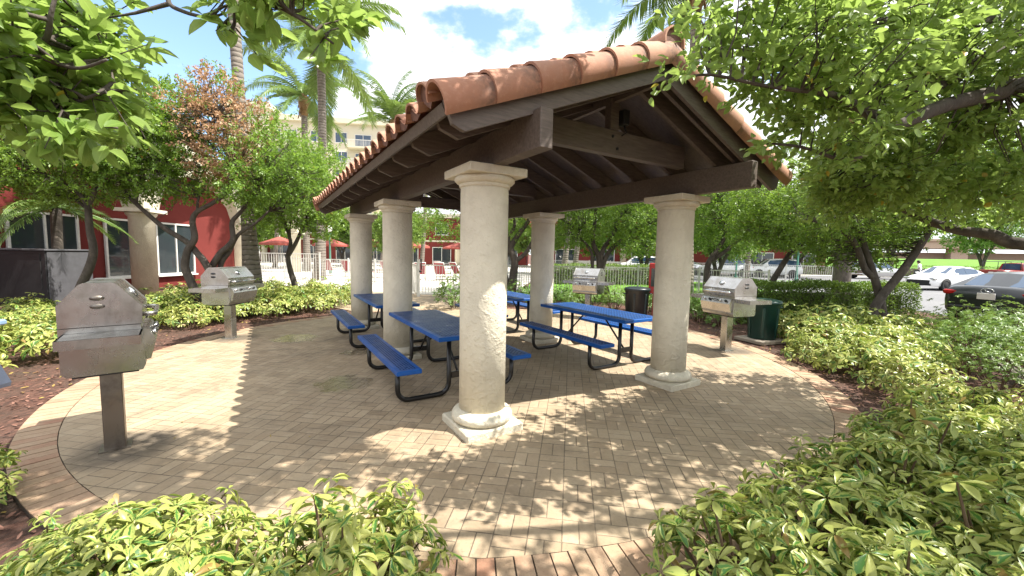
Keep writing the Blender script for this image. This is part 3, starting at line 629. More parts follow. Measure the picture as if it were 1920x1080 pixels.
def leaves(name, c, d, n, size, wid, mat, kind='far', rng=None, parent=None, mats=None, mi=None):
    """one mesh of many leaves: c base point, d direction, n upper side, size length, wid width/length"""
    V, F = TPL[kind]; N = len(c); k = len(V)
    d = unit(d); n = unit(n-d*(n*d).sum(1, keepdims=True)); x = np.cross(d, n)
    size = np.broadcast_to(np.asarray(size, float).reshape(-1, 1, 1), (N, 1, 1)); wid = np.broadcast_to(np.asarray(wid, float).reshape(-1, 1, 1), (N, 1, 1))
    bend = np.random.default_rng(N).uniform(.1, 2.3, (N, 1, 1)) if kind in ('near', 'obov') else 1.0   # every leaf curls its own way
    P = c[:, None, :]+size*(V[None, :, :1]*wid*x[:, None]+V[None, :, 1:2]*d[:, None]+V[None, :, 2:3]*bend*n[:, None])
    P = P.reshape(-1, 3); fl = np.array([len(f) for f in F]); idx = np.concatenate([np.array(f) for f in F])
    loops = (np.arange(N)[:, None]*k+idx[None]).reshape(-1); tot = np.tile(fl, N); st = np.concatenate([[0], np.cumsum(tot)[:-1]])
    me = bpy.data.meshes.new(name); me.vertices.add(len(P)); me.vertices.foreach_set('co', P.astype(np.float32).ravel())
    me.loops.add(len(loops)); me.loops.foreach_set('vertex_index', loops.astype(np.int32)); me.polygons.add(len(tot)); me.polygons.foreach_set('loop_start', st.astype(np.int32))
    r = rng.uniform(0, 1, N); A = np.empty((N, k, 3)); A[:, :, 0] = V[None, :, 0]/max(abs(V[:, 0]).max(), 1e-6) if kind == 'far' else 0
    if kind != 'far': A[:, :, 0] = np.tile(np.array([-1, 0, 1.]), k//3)[None]
    A[:, :, 1] = V[None, :, 1]; A[:, :, 2] = r[:, None]
    me.attributes.new('lf', 'FLOAT_VECTOR', 'POINT').data.foreach_set('vector', A.astype(np.float32).ravel())
    for m in (mats or [mat]): me.materials.append(m)
    if mi is not None: me.polygons.foreach_set('material_index', np.repeat(np.asarray(mi), len(F)).astype(np.int32))
    if kind != 'far': me.polygons.foreach_set('use_smooth', np.ones(len(tot), bool))
    me.update(calc_edges=True); o = bpy.data.objects.new(name, me); C.objects.link(o)
    if parent is not None: o.parent = parent
    return o
def rdir(rng, n): return unit(rng.normal(size=(n, 3)))
def clusters(rng, blobs):
    """cluster centres and outward directions filling ellipsoid blobs unevenly"""
    cs, ds = [], []
    for (x, y, z, rx, ry, rz, n) in blobs:
        u = rdir(rng, n); rad = rng.uniform(.25, 1, (n, 1))**.45*(1+.22*np.sin(u[:, :1]*5.1+x)*np.cos(u[:, 1:2]*6.3+z*2))
        cs.append(np.array([x, y, z])+u*rad*np.array([rx, ry, rz])); ds.append(u*np.array([1/rx, 1/ry, 1/rz]))
    return np.concatenate(cs), unit(np.concatenate(ds))
def sprays(rng, cc, cd, per, twig, size, flat=.6):
    """leaves along a short twig at every cluster"""
    N = len(cc); td = unit(cd*.8+rdir(rng, N)*.7+np.array([0, 0, .1]))
    t = rng.uniform(0, 1, (N, per, 1)); pos = cc[:, None]+td[:, None]*t*twig+rng.normal(0, twig*.10, (N, per, 3))
    side = rdir(rng, N*per).reshape(N, per, 3); d = unit(td[:, None]*.75+side*.85+np.array([0, 0, -.08])); nn = unit(np.array([0, 0, 1.])*flat*1.6+rdir(rng, N*per).reshape(N, per, 3)*.85+cd[:, None]*.35)
    sz = size*rng.uniform(.65, 1.2, N*per)
    return pos.reshape(-1, 3), d.reshape(-1, 3), nn.reshape(-1, 3), sz, td
def twigs(b, rng, cc, td, limbs, twig, frac=.35, r0=.010, maxd=2.5):
    pts = np.array([p for L, rr in limbs for p in L[len(L)//4:]]) if limbs else None
    for i in range(len(cc)):
        if rng.uniform() > frac: continue
        e = cc[i]+td[i]*twig
        if pts is None: b.tube([cc[i]-td[i]*twig, cc[i], e], [r0*.5, r0*.35, r0*.15], 3, False); continue
        dd = np.linalg.norm(pts-cc[i], axis=1)+.5*np.maximum(0, pts[:, 2]-cc[i][2]); j = int(dd.argmin())
        if dd[j] > maxd: continue
        p = pts[j]; m = (p+cc[i])/2+rng.normal(0, .08, 3)*dd[j]; b.tube([p, m, cc[i], e], [r0*1.2, r0*.8, r0*.45, r0*.2], 4, False)
def limb(pts, r0, r1, n=5, wob=.0, rng=None):
    P = bez(pts, n); m = len(P); A = [np.array(p) for p in P]
    if rng is not None and wob:
        for i in range(1, m-1): A[i] = A[i]+rng.normal(0, wob, 3)
    return A, [r0+(r1-r0)*(i/(m-1)) for i in range(m)]
def build_tree(name, label, limbs, blobs, seed, per=14, size=.06, twig=.24, wid=.5, mat='leaf', kind='far', bark='bark', group=None, cat='tree', dry=None, frac=.3, loc=None, flat=.6, maxd=2.5, dens=1.0, r0=.010, hang=1.0):
    rng = np.random.default_rng(seed)
    t = thing(name, label, cat, group=group)
    b = MB()
    for L, rr in limbs: b.tube([Vector(p) for p in L], rr, 9)
    blobs = [(*q[:6], int(q[6]*dens)) for q in blobs]; cc, cd = clusters(rng, blobs); pos, d, n, sz, td = sprays(rng, cc, cd, per, twig, size, flat)
    d[:, 2] *= hang; twigs(b, rng, cc, td, limbs, twig, frac, r0, maxd)
    tr = b.build('trunk', MT[bark], t, fix=False)
    mi = None; mats = [MT[mat]]
    if dry is not None:    # clusters with dead leaves
        mats.append(MT['leaf_dry']); dc = dry(cc, rng); mi = np.repeat(dc.astype(int), per)
    leaves('crown', pos, d, n, sz, wid*rng.uniform(.8, 1.2, len(pos)), None, kind, rng, t, mats, mi)
    o = np.array(limbs[0][0][0]) if loc is None else np.array(loc)
    t.location = o
    for ch in t.children: ch.data.transform(Matrix.Translation(-Vector(o)))
    return t
def bl(px, py, Y, rpx, rpy, dep, n):     # ellipsoid of foliage measured off the photograph
    p = at(px, py, Y); return (p.x, p.y, p.z, rpx*Y/FPX, dep, rpy*Y/FPX, n)
def pth(Y, *pts, dY=0):
    n = len(pts); return [at(x, y, Y+(dY*i/(n-1) if n > 1 else 0)) for i, (x, y) in enumerate(pts)]
rt = np.random.default_rng(21)
# tree nearest the red wall, left
Y = 9.2
build_tree('broadleaf_tree', 'green tree with a speckled curved trunk growing behind the big tarnished grill, left', [
    limb([at(138, 575, Y), at(150, 540, Y), at(168, 500, Y), at(175, 468, Y), at(168, 430, Y), at(165, 385, Y)], .10, .062, 5),
    limb([at(165, 388, Y), at(150, 365, Y), at(120, 345, Y-.2), at(70, 320, Y-.4), at(20, 300, Y-.5)], .05, .02),
    limb([at(165, 388, Y), at(180, 350, Y), at(185, 300, Y+.1), at(200, 240, Y+.2), at(190, 180, Y+.2)], .05, .015),
    limb([at(168, 395, Y), at(140, 375, Y+.2), at(100, 365, Y+.4), at(40, 355, Y+.6)], .04, .015)],
    [bl(90, 300, Y, 130, 62, 1.5, 330), bl(230, 260, Y, 105, 80, 1.4, 300), bl(160, 220, Y+.3, 120, 60, 1.5, 260), bl(250, 195, Y, 70, 55, 1.0, 130), bl(20, 260, Y-.4, 70, 70, 1.2, 170), bl(130, 345, Y, 130, 28, 1.2, 120)], 31, 18, .078, .28, dens=1.7, group='small green trees round the patio')
# crooked multi-stemmed tree with a brown top
Y = 9.4
def dryf(cc, rng):
    a = np.array(at(420, 245, Y)); q = (cc-a)/np.array([.72, 1.2, 1.25]); return ((q*q).sum(1) < 1+rng.normal(0, .25, len(cc))) & (rng.uniform(size=len(cc)) < .86)
build_tree('broadleaf_tree', 'crooked multi-stemmed tree with brown dead leaves at the top, behind the shiny grill', [
    limb([at(378, 612, Y), at(371, 560, Y), at(356, 525, Y), at(347, 500, Y), at(352, 470, Y), at(365, 447, Y), at(361, 415, Y), at(370, 397, Y), at(400, 380, Y), at(425, 360, Y), at(440, 320, Y)], .105, .03),
    limb([at(420, 560, Y+.2), at(387, 497, Y+.1), at(370, 475, Y+.1), at(352, 455, Y+.1), at(315, 432, Y), at(295, 417, Y), at(262, 388, Y-.1), at(235, 360, Y-.1), at(215, 310, Y-.1)], .085, .03),
    limb([at(392, 600, Y+.3), at(392, 520, Y+.3), at(410, 480, Y+.3), at(428, 462, Y+.3), at(437, 447, Y+.3), at(435, 418, Y+.3), at(447, 402, Y+.3), at(465, 380, Y+.3), at(480, 340, Y+.3)], .09, .03),
    limb([at(408, 600, Y+.5), at(412, 505, Y+.4), at(430, 472, Y+.4), at(447, 440, Y+.4), at(477, 420, Y+.4), at(505, 395, Y+.5)], .07, .025),
    limb([at(255, 382, Y-.1), at(258, 345, Y-.1), at(265, 300, Y), at(270, 250, Y)], .035, .012), limb([at(370, 397, Y), at(372, 372, Y), at(385, 345, Y), at(380, 290, Y), at(400, 220, Y)], .03, .01)],
    [bl(420, 250, Y, 75, 85, 1.2, 250), bl(400, 175, Y, 38, 42, .6, 60), bl(330, 290, Y, 80, 80, 1.3, 260), bl(260, 300, Y, 60, 70, 1.2, 170), bl(520, 310, Y+.6, 85, 75, 1.4, 270), bl(560, 345, Y+.7, 60, 50, 1.2, 130), bl(330, 220, Y+.3, 70, 45, 1.1, 140), bl(470, 345, Y, 60, 35, 1.0, 80)], 32, 18, .076, .27, dens=1.7, dry=dryf, group='small green trees round the patio')
# slimmer tree in front of the white pool fence
Y = 13.2
build_tree('broadleaf_tree', 'slim forked tree with bright crown in front of the white pool fence', [
    limb([at(556, 560, Y), at(553, 535, Y), at(544, 505, Y), at(540, 480, Y), at(545, 455, Y), at(538, 430, Y), at(528, 400, Y)], .11, .03),
    limb([at(541, 478, Y), at(555, 455, Y), at(568, 425, Y), at(578, 400, Y), at(590, 370, Y)], .075, .02), limb([at(545, 460, Y), at(543, 430, Y), at(546, 400, Y), at(535, 360, Y)], .05, .02)],
    [bl(545, 370, Y, 90, 55, 1.4, 300), bl(590, 385, Y, 60, 60, 1.2, 180), bl(520, 320, Y, 80, 55, 1.4, 220), bl(600, 330, Y, 45, 50, 1.1, 110)], 33, 18, .095, .34, dens=1.6, group='small green trees round the patio')
# trees behind the shelter, in front of the fence
def back_tree(px, py, Y, label, limbs, blobs, seed, **kw): build_tree('broadleaf_tree', label, limbs, blobs, seed, 17, .095, .36, dens=1.4, group='small green trees round the patio', **kw)
Y = 14.5
back_tree(960, 560, Y, 'dark-limbed tree seen between the nearest column and the column with the outlet', [limb([at(958, 560, Y), at(962, 520, Y), at(965, 490, Y), at(958, 465, Y), at(972, 440, Y), at(990, 415, Y), at(1000, 385, Y)], .17, .05),
    limb([at(966, 490, Y), at(985, 475, Y), at(1000, 450, Y), at(1015, 425, Y)], .09, .04), limb([at(960, 470, Y), at(952, 445, Y), at(965, 425, Y), at(960, 395, Y)], .09, .04), limb([at(955, 540, Y+.3), at(945, 500, Y+.3), at(955, 455, Y+.3), at(940, 400, Y)], .1, .04)],
    [bl(960, 385, Y, 70, 55, 1.6, 260), bl(860, 400, Y, 70, 45, 1.6, 230), bl(1000, 345, Y, 110, 50, 1.8, 250)], 34)
Y = 15.2
back_tree(1090, 560, Y, 'spreading tree with three limbs rising right behind the far steel grill', [limb([at(1140, 572, Y), at(1135, 540, Y), at(1125, 505, Y), at(1122, 480, Y), at(1112, 455, Y), at(1115, 420, Y), at(1118, 380, Y)], .15, .05),
    limb([at(1128, 505, Y), at(1140, 475, Y), at(1165, 450, Y), at(1190, 430, Y), at(1215, 420, Y)], .10, .04), limb([at(1127, 500, Y), at(1130, 470, Y), at(1150, 440, Y), at(1160, 410, Y), at(1180, 390, Y)], .10, .04),
    limb([at(1112, 560, Y), at(1111, 500, Y), at(1108, 470, Y), at(1090, 448, Y), at(1085, 435, Y), at(1100, 415, Y)], .07, .03)],
    [bl(1110, 410, Y, 95, 38, 1.7, 330), bl(1190, 400, Y, 70, 40, 1.7, 220), bl(1060, 430, Y, 40, 32, 1.3, 100), bl(1130, 350, Y, 140, 45, 2.0, 300), bl(1190, 455, Y, 40, 22, 1.2, 70)], 35)
Y = 14.8
back_tree(1325, 560, Y, 'dark forked tree just right of the right front column, behind the hedge', [limb([at(1322, 575, Y), at(1325, 530, Y), at(1328, 495, Y), at(1345, 470, Y), at(1360, 440, Y), at(1368, 400, Y)], .14, .05),
    limb([at(1330, 490, Y), at(1355, 475, Y), at(1385, 450, Y), at(1405, 430, Y)], .09, .04), limb([at(1362, 445, Y), at(1355, 410, Y), at(1340, 380, Y)], .06, .03)],
    [bl(1360, 395, Y, 75, 45, 1.6, 300), bl(1330, 350, Y, 70, 40, 1.6, 180), bl(1430, 400, Y, 60, 50, 1.6, 220), bl(1320, 425, Y, 30, 40, 1.0, 60)], 36)
Y = 12.0
back_tree(1440, 560, Y, 'leaning tree whose trunk slants right across the clipped hedge', [limb([at(1412, 590, Y), at(1438, 545, Y), at(1462, 505, Y), at(1482, 475, Y), at(1495, 462, Y), at(1530, 452, Y), at(1560, 440, Y), at(1600, 420, Y)], .10, .035),
    limb([at(1486, 470, Y), at(1485, 440, Y), at(1478, 415, Y), at(1480, 385, Y)], .07, .03)],
    [bl(1500, 405, Y, 90, 45, 1.5, 340), bl(1570, 420, Y, 70, 40, 1.4, 220), bl(1470, 365, Y, 90, 40, 1.6, 240), bl(1440, 425, Y, 50, 30, 1.2, 110)], 37)
# V-shaped tree in the right bed
Y = 8.9
build_tree('broadleaf_tree', 'large dark tree with crossing V-shaped trunks in the right-hand bed', [
    limb([at(1632, 625, Y), at(1636, 590, Y), at(1650, 560, Y), at(1685, 517, Y), at(1712, 480, Y), at(1735, 445, Y), at(1752, 415, Y+.1), at(1775, 370, Y+.2), at(1800, 300, Y+.3)], .105, .045),
    limb([at(1659, 625, Y+.15), at(1650, 560, Y+.2), at(1633, 500, Y+.2), at(1620, 460, Y+.2), at(1612, 425, Y+.2), at(1610, 370, Y+.2)], .095, .04),
    limb([at(1640, 520, Y+.2), at(1622, 505, Y+.2), at(1608, 465, Y+.1), at(1592, 443, Y), at(1560, 422, Y-.1), at(1512, 412, Y-.1)], .08, .025), limb([at(1570, 425, Y), at(1585, 400, Y), at(1580, 370, Y), at(1560, 330, Y)], .05, .02)],
    [bl(1600, 380, Y, 110, 65, 1.6, 420), bl(1740, 340, Y, 120, 60, 1.7, 380), bl(1680, 300, Y, 160, 70, 1.8, 360), bl(1570, 460, Y+1, 55, 35, .9, 130), bl(1650, 455, Y+1.2, 40, 40, .8, 100), bl(1860, 350, Y-.5, 110, 60, 1.5, 320)], 38, 18, .075, .3, dens=1.6, group='small green trees round the patio')
# big tree standing just outside the right edge, its canopy reaching over the patio
T0 = Vector((6.3, 3.3, 0))
big = [limb([T0, T0+Vector((-.05, .1, 1.0)), Vector((6.0, 3.7, 1.9)), Vector((5.6, 4.1, 2.5))], .17, .11),
    limb([Vector((6.0, 3.7, 1.9)), at(1920, 458, 4.4), at(1860, 440, 4.6), at(1800, 432, 4.8), at(1752, 418, 5.0), at(1700, 395, 5.0), at(1650, 365, 4.9), at(1600, 350, 4.7), at(1550, 345, 4.5)], .075, .022),
    limb([Vector((5.6, 4.1, 2.5)), at(1925, 170, 3.6), at(1870, 175, 3.4), at(1780, 195, 3.2), at(1670, 235, 3.0), at(1620, 205, 2.8), at(1550, 175, 2.7), at(1500, 170, 2.6)], .085, .012),
    limb([Vector((5.6, 4.1, 2.5)), at(1940, 80, 3.8), at(1850, 110, 3.6), at(1760, 160, 3.4), at(1730, 172, 3.3), at(1690, 150, 3.2)], .08, .02),
    limb([at(1870, 30, 3.8), at(1820, 45, 3.6), at(1760, 40, 3.5), at(1640, 42, 3.2), at(1520, 45, 3.0), at(1440, 80, 2.9)], .05, .01),
    limb([at(1500, 170, 2.6), at(1430, 160, 2.5), at(1330, 140, 2.45), at(1265, 150, 2.4)], .014, .005),
    limb([at(1670, 235, 3.0), at(1600, 300, 3.1), at(1500, 275, 3.0), at(1420, 268, 3.0)], .02, .006),
    limb([Vector((6.0, 3.7, 1.9)), Vector((5.4, 3.2, 2.9)), Vector((4.6, 2.6, 3.7)), Vector((3.4, 2.0, 4.3)), Vector((2.2, 1.8, 4.6))], .10, .03),
    limb([Vector((4.6, 2.6, 3.7)), Vector((4.5, 3.2, 4.3)), Vector((4.8, 3.7, 4.7))], .05, .02), limb([Vector((3.4, 2.0, 4.3)), Vector((2.4, 2.6, 4.8)), Vector((1.2, 2.4, 5.0)), Vector((.2, 2.2, 5.0))], .04, .015)]
build_tree('shade_tree', 'broad leafy tree overhanging the patio from the right edge, its branch tips touching the roof', big,
    [bl(1590, 80, 2.7, 170, 85, .4, 130), bl(1480, 80, 2.6, 90, 60, .3, 62), bl(1370, 20, 2.5, 60, 40, .25, 30), bl(1420, 150, 2.7, 40, 20, .12, 12), bl(1580, 225, 2.9, 70, 45, .3, 56), bl(1300, 125, 2.42, 14, 10, .06, 6), bl(1670, 200, 3.8, 160, 105, .5, 200), bl(1800, 100, 3.5, 160, 130, .6, 210), bl(1860, 260, 3.9, 120, 100, .7, 190),
     bl(1700, 310, 4.3, 160, 70, .8, 230), bl(1830, 350, 4.6, 130, 50, .8, 190), bl(1610, 330, 4.3, 70, 38, .5, 120), bl(1570, 375, 4.8, 40, 24, .4, 50), bl(1650, 60, 3.2, 200, 70, .5, 140), bl(1425, 268, 3.0, 30, 8, .08, 4),
     (5.4, 3.8, 4.6, 1.1, .8, .5, 280), (4.6, 2.1, 4.4, 1.2, .9, .5, 320), (.7, 2.55, 4.9, 1.3, .5, .42, 430), (-.3, 2.2, 4.9, .9, .5, .4, 200), (2.9, .9, 4.5, 1.3, .8, .45, 260), (5.6, 1.6, 4.4, 1.1, .9, .5, 260), (5.4, 4.6, 4.4, 1.0, .8, .6, 200)], 39, 15, .068, .24, .56, 'leaf_near', 'near', frac=.30, flat=.5, maxd=1.3, r0=.006, hang=.75)  # this row: overhead clumps out of view, added to shade the foreground
# branches of a tree behind the camera, hanging into the top left
T1 = Vector((-2.6, -1.6, 0))
near = [limb([T1, T1+Vector((.1, .1, 1.2)), T1+Vector((.2, .5, 2.2)), Vector((-2.2, -.2, 2.7))], .13, .07),
    limb([Vector((-2.2, -.2, 2.7)), Vector((-1.9, .5, 2.55)), at(-60, 80, 1.15)], .045, .011), limb([at(-60, 80, 1.15), at(0, 92, 1.15), at(50, 104, 1.12), at(100, 118, 1.1), at(150, 128, 1.08), at(200, 112, 1.06)], .010, .003),
    limb([at(60, 100, 1.12), at(88, 70, 1.1), at(95, 30, 1.08), at(105, -10, 1.08)], .008, .004),
    limb([Vector((-2.2, -.2, 2.7)), Vector((-1.9, .6, 2.3)), at(-80, 185, 1.2)], .04, .01), limb([at(-80, 185, 1.2), at(-20, 185, 1.2), at(80, 200, 1.15), at(150, 228, 1.12), at(220, 240, 1.1)], .009, .003),
    limb([at(100, 205, 1.14), at(160, 185, 1.14), at(200, 172, 1.14), at(255, 168, 1.14)], .006, .003),
    limb([Vector((-2.2, -.2, 2.7)), Vector((-1.4, .6, 3.0)), at(330, -60, 1.3)], .045, .011), limb([at(330, -60, 1.3), at(480, -20, 1.25), at(520, 10, 1.22), at(570, 40, 1.2), at(625, 82, 1.2)], .009, .003),
    limb([at(330, -60, 1.3), at(315, 0, 1.28), at(345, 22, 1.26), at(400, 38, 1.25), at(440, 62, 1.25)], .008, .003),
    limb([Vector((-2.2, -.2, 2.7)), Vector((-2.2, .8, 2.9)), at(-60, 70, 2.3)], .05, .015), limb([at(-60, 70, 2.3), at(60, 60, 2.2), at(120, 40, 2.1), at(190, 45, 2.1)], .014, .004)]
build_tree('overhanging_tree', 'very close leafy branches hanging into the top left corner', near,
    [bl(20, 45, 1.15, 80, 45, .2, 22), bl(130, 45, 1.25, 50, 40, .16, 11), bl(60, 110, 1.12, 90, 28, .12, 17), bl(170, 108, 1.15, 36, 20, .08, 7), bl(60, 175, 1.12, 80, 24, .13, 17), bl(170, 170, 1.14, 60, 12, .08, 8), bl(0, 150, 1.15, 50, 60, .2, 15), bl(120, 215, 1.12, 60, 10, .08, 8),
     bl(490, -18, 1.27, 100, 14, .10, 13), bl(555, 14, 1.21, 40, 16, .09, 10), bl(425, 22, 1.25, 28, 16, .08, 6), bl(600, 48, 1.2, 18, 10, .05, 4), bl(70, 90, 2.2, 105, 90, .4, 120), bl(140, 60, 2.1, 50, 45, .3, 36), bl(20, 20, 2.0, 60, 60, .3, 40), bl(90, 190, 2.4, 110, 50, .4, 90)], 40, 12, .064, .12, .54, 'leaf_near', 'near', frac=.7, flat=.75, maxd=.6, r0=.0055, hang=.55)
# ------------------------------------------------------------------ shrubs
def whorls(rng, c, ax, per, size):
    N = len(c); ax = unit(ax); e1 = unit(np.cross(ax, rdir(rng, N))); e2 = np.cross(ax, e1)
    a = (np.arange(per)[None]*2*math.pi/per+rng.uniform(0, 6.28, (N, 1))+rng.normal(0, .15, (N, per)))[..., None]; el = rng.normal(.02, .26, (N, per, 1))
    rad = e1[:, None]*np.cos(a)+e2[:, None]*np.sin(a); d = unit(rad*np.cos(el)+ax[:, None]*np.sin(el)); n = unit(ax[:, None]*np.cos(el)-rad*np.sin(el)+rng.normal(0, .12, (N, per, 3)))
    base = c[:, None]+d*size*.12; sz = (size*rng.uniform(.5, 1.22, (N, 1))*rng.uniform(.8, 1.1, (N, per))).reshape(-1)
    return base.reshape(-1, 3), d.reshape(-1, 3), n.reshape(-1, 3), sz
def make_shrub(seed, rx, ry, h, nwh, mat='varieg', size=.105, kind='obov', per=8, wid=.42, stems=16, name='variegated_shrub', label='', cat='shrub', group=None, low=.12):
    rng = np.random.default_rng(seed); t = thing(name, label, cat, group=group)
    u = rng.uniform(0, 2*math.pi, nwh); q = np.sqrt(rng.uniform(0, 1, nwh)); bump = 1+.16*np.sin(3*u+seed)+.1*np.sin(7*u+seed*2)
    x, y = rx*q*np.cos(u)*bump, ry*q*np.sin(u)*bump; top = h*(1-.55*q**2.4)*(1+.12*np.sin(x*9+seed)*np.cos(y*8)); z = low+(top-low)*rng.uniform(0, 1, nwh)**.5+(rng.uniform(size=nwh) < .14)*rng.uniform(.03, .16, nwh)*h/.6
    c = np.stack([x, y, z], 1); ax = np.stack([x/rx*.75, y/ry*.75, .35+z/h], 1)+rng.normal(0, .28, (nwh, 3))
    P = whorls(rng, c, ax, per, size); leaves('foliage', *P, wid*rng.uniform(.85, 1.15, len(P[0])), MT[mat], kind, rng, t)
    b = MB()
    for i in rng.choice(nwh, min(stems, nwh), False):
        p = c[i]; b.tube(bez([(p[0]*.25, p[1]*.25, -.05), (p[0]*.55, p[1]*.55, p[2]*.5), tuple(p)], 3), [.012, .011, .010, .009, .008, .006, .004], 5, False)
    b.build('stem', MT['twig'], t, fix=False)
    return t
GV = 'variegated shrubs round the patio'
pv_near = [make_shrub(51+i, .52, .46, .60, 190, size=.090, wid=.37, group=GV, stems=26) for i in range(3)]
pv_far = [make_shrub(61+i, .62, .55, .62, 150, size=.10, kind='obov', per=7, group=GV, stems=10) for i in range(2)]
used = set()
def place(proto, x, y, label, s=1.0, rz=0., z=-.03, group=None):
    p = proto
    o = p if p.name not in used else dup(p)
    used.add(p.name); o.location = (x, y, z); o.rotation_euler = (0, 0, rz); o.scale = (s,)*3 if isinstance(s, (int, float)) else s; o['label'] = label
    if group: o['group'] = group
    return o
rs = np.random.default_rng(77)
ORD = ['nearest', 'second nearest', 'third nearest', 'fourth nearest', 'fifth nearest', 'sixth nearest', 'seventh nearest', 'eighth nearest', 'ninth nearest', 'tenth nearest', '11th nearest', '12th nearest', '13th nearest', '14th nearest', '15th nearest', '16th nearest', '17th nearest', '18th nearest', '19th nearest', '20th nearest', '21st nearest', '22nd nearest', '23rd nearest', '24th nearest']
def ordered(pts, ax, ay, fmt):      # a label for every plant, counted outwards from something one can find
    d = sorted(range(len(pts)), key=lambda i: math.hypot(pts[i][0]-ax, pts[i][1]-ay)); return [fmt % ORD[d.index(i)] for i in range(len(pts))]
FG = [(-.72, 1.62, .98, 'bright variegated shrub at the bottom of the picture, nearest the middle of the patio edge'), (-1.25, 1.58, .88, 'low variegated shrub in the middle of the bright clump at lower left'), (-1.75, 1.72, .92, 'variegated shrub in the sunlit left half of the lower-left clump'),
      (-2.1, 1.72, .62, 'variegated shrub at the left end of the lower-left clump, beside bare mulch'), (-3.55, 2.35, .80, 'small isolated variegated shrub at the left edge below the tarnished grill'), (-1.0, 1.12, .72, 'variegated shrub cut by the bottom edge of the picture, lower left')]
for i, (x, y, s, l) in enumerate(FG): place(pv_near[i % 3], x, y, l, s, rs.uniform(0, 6.28))
FR = [(1.10, 1.72, .92), (1.55, 1.45, .95), (1.75, 1.98, 1.0), (2.3, 1.75, 1.05), (2.35, 2.35, 1.0), (2.95, 2.1, 1.05), (2.9, 2.75, 1.05), (3.5, 2.6, 1.05), (3.55, 3.0, 1.0), (4.1, 3.0, 1.0), (4.2, 3.6, .95), (1.2, 1.15, .75), (2.0, 1.2, .85), (4.5, 3.5, .95)]
LL = ordered(FR, .8, 2.0, 'variegated shrub in the lower-right mass, %s to its tip on the brick border')
for i, (x, y, s) in enumerate(FR):
    l = LL[i]
    if i == 0: l = 'variegated shrub at the left tip of the lower-right mass, overhanging the brick border'
    elif i == 10: l = 'variegated shrub at the far end of the lower-right mass along the patio edge'
    place(pv_near[i % 3], x, y, l, s, rs.uniform(0, 6.28), group='lower-right variegated shrubs')
RB = [(5.05, 4.9, .85), (5.2, 5.75, .95), (5.0, 6.4, .8), (5.9, 6.0, .95), (5.6, 6.9, 1.05), (6.3, 6.6, 1.1), (6.0, 7.6, 1.15), (6.8, 7.3, 1.1), (6.5, 8.3, 1.1), (7.2, 8.1, 1.1), (7.6, 8.9, 1.0), (8.2, 8.3, 1.0), (5.95, 8.5, 1.1), (7.5, 7.3, .95)]
LL = ordered(RB, 5.2, 8.2, 'variegated shrub in the right bed, %s to the dark green trash barrel')
for i, (x, y, s) in enumerate(RB): place(pv_far[i % 2], x, y, LL[i], s, rs.uniform(0, 6.28), group='variegated shrubs of the right bed')
LB = [(-7.6, 5.2), (-7.0, 6.1), (-8.4, 6.0), (-7.8, 6.9), (-8.9, 7.0), (-9.2, 5.6), (-8.6, 7.9), (-9.8, 8.2), (-10.0, 6.8), (-10.6, 7.6), (-7.9, 8.0), (-10.9, 9.0), (-9.6, 9.1), (-6.9, 4.6), (-8.3, 4.6)]
LL = ordered(LB, -3.3, 3.3, 'sunlit variegated shrub in the left bed, %s to the tarnished grill')
for i, (x, y) in enumerate(LB): place(pv_far[i % 2], x, y, LL[i], rs.uniform(.85, 1.1), rs.uniform(0, 6.28), group='variegated shrubs of the left bed')
BB = [(-7.0, 8.6), (-6.7, 9.5), (-7.6, 9.3), (-6.1, 10.3), (-7.0, 10.3), (-5.6, 11.1), (-6.5, 11.2), (-8.3, 10.2), (-8.7, 11.2), (-7.6, 11.2), (-5.5, 12.1), (-6.6, 12.3), (-7.8, 12.4), (-9.0, 12.5), (-9.8, 11.6), (-5.2, 13.1), (-6.4, 13.4), (-7.6, 13.6), (-8.9, 13.8), (-10.2, 13.2), (-5.9, 14.2), (-7.4, 14.8), (-9.2, 15.2), (-8.1, 9.0)]
LL = ordered(BB, -5.3, 7.5, 'sunlit variegated shrub in the back left bed, %s to the shiny grill')
for i, (x, y) in enumerate(BB): place(pv_far[i % 2], x, y, LL[i], rs.uniform(.85, 1.15), rs.uniform(0, 6.28), group='variegated shrubs of the back left bed')
gs = make_shrub(71, .6, .55, .85, 260, 'shrubgreen', .062, 'far', 9, .5, 14, 'green_shrub', '', 'shrub', 'green shrubs behind the patio', .1)
for i, (x, y, s) in enumerate([(-1.72, 12.35, 1.3), (-1.1, 13.1, 1.1)]): place(gs, x, y, 'dense rounded green bush beside the white gate' if i == 0 else 'green bush half behind the rounded bush by the gate', s, rs.uniform(0, 6))
GR = [(.2, 13.6, 1.0), (1.0, 13.4, 1.0), (1.8, 13.4, .95), (2.6, 13.2, 1.0), (3.3, 12.8, .95), (4.2, 12.3, 1.0), (4.8, 11.6, .95), (5.1, 10.8, 1.0), (5.3, 10.0, .95), (2.0, 12.5, .8), (.9, 12.5, .8), (4.4, 10.9, .7)]
LL = ordered(GR, 2.1, 10.85, 'green shrub in the row before the pale fence, %s to the far grill')
for i, (x, y, s) in enumerate(GR): place(gs, x, y, LL[i], s, rs.uniform(0, 6), group='green shrubs in front of the fence')
tg = make_shrub(72, .85, .75, 1.15, 420, 'shrubgreen', .06, 'far', 9, .52, 20, 'tall_shrub', '', 'shrub', 'tall green shrubs of the right bed', .42)
TG = [(7.1, 6.1, .86), (8.0, 6.4, .9), (9.0, 6.8, .9), (8.3, 7.3, .92), (9.5, 7.7, .9), (6.5, 5.2, .66), (7.6, 5.5, .74), (10.2, 7.2, .9)]
LL = ordered(TG, 9.5, 10.3, 'tall light green shrub with bare woody stems, %s to the V-trunked tree')
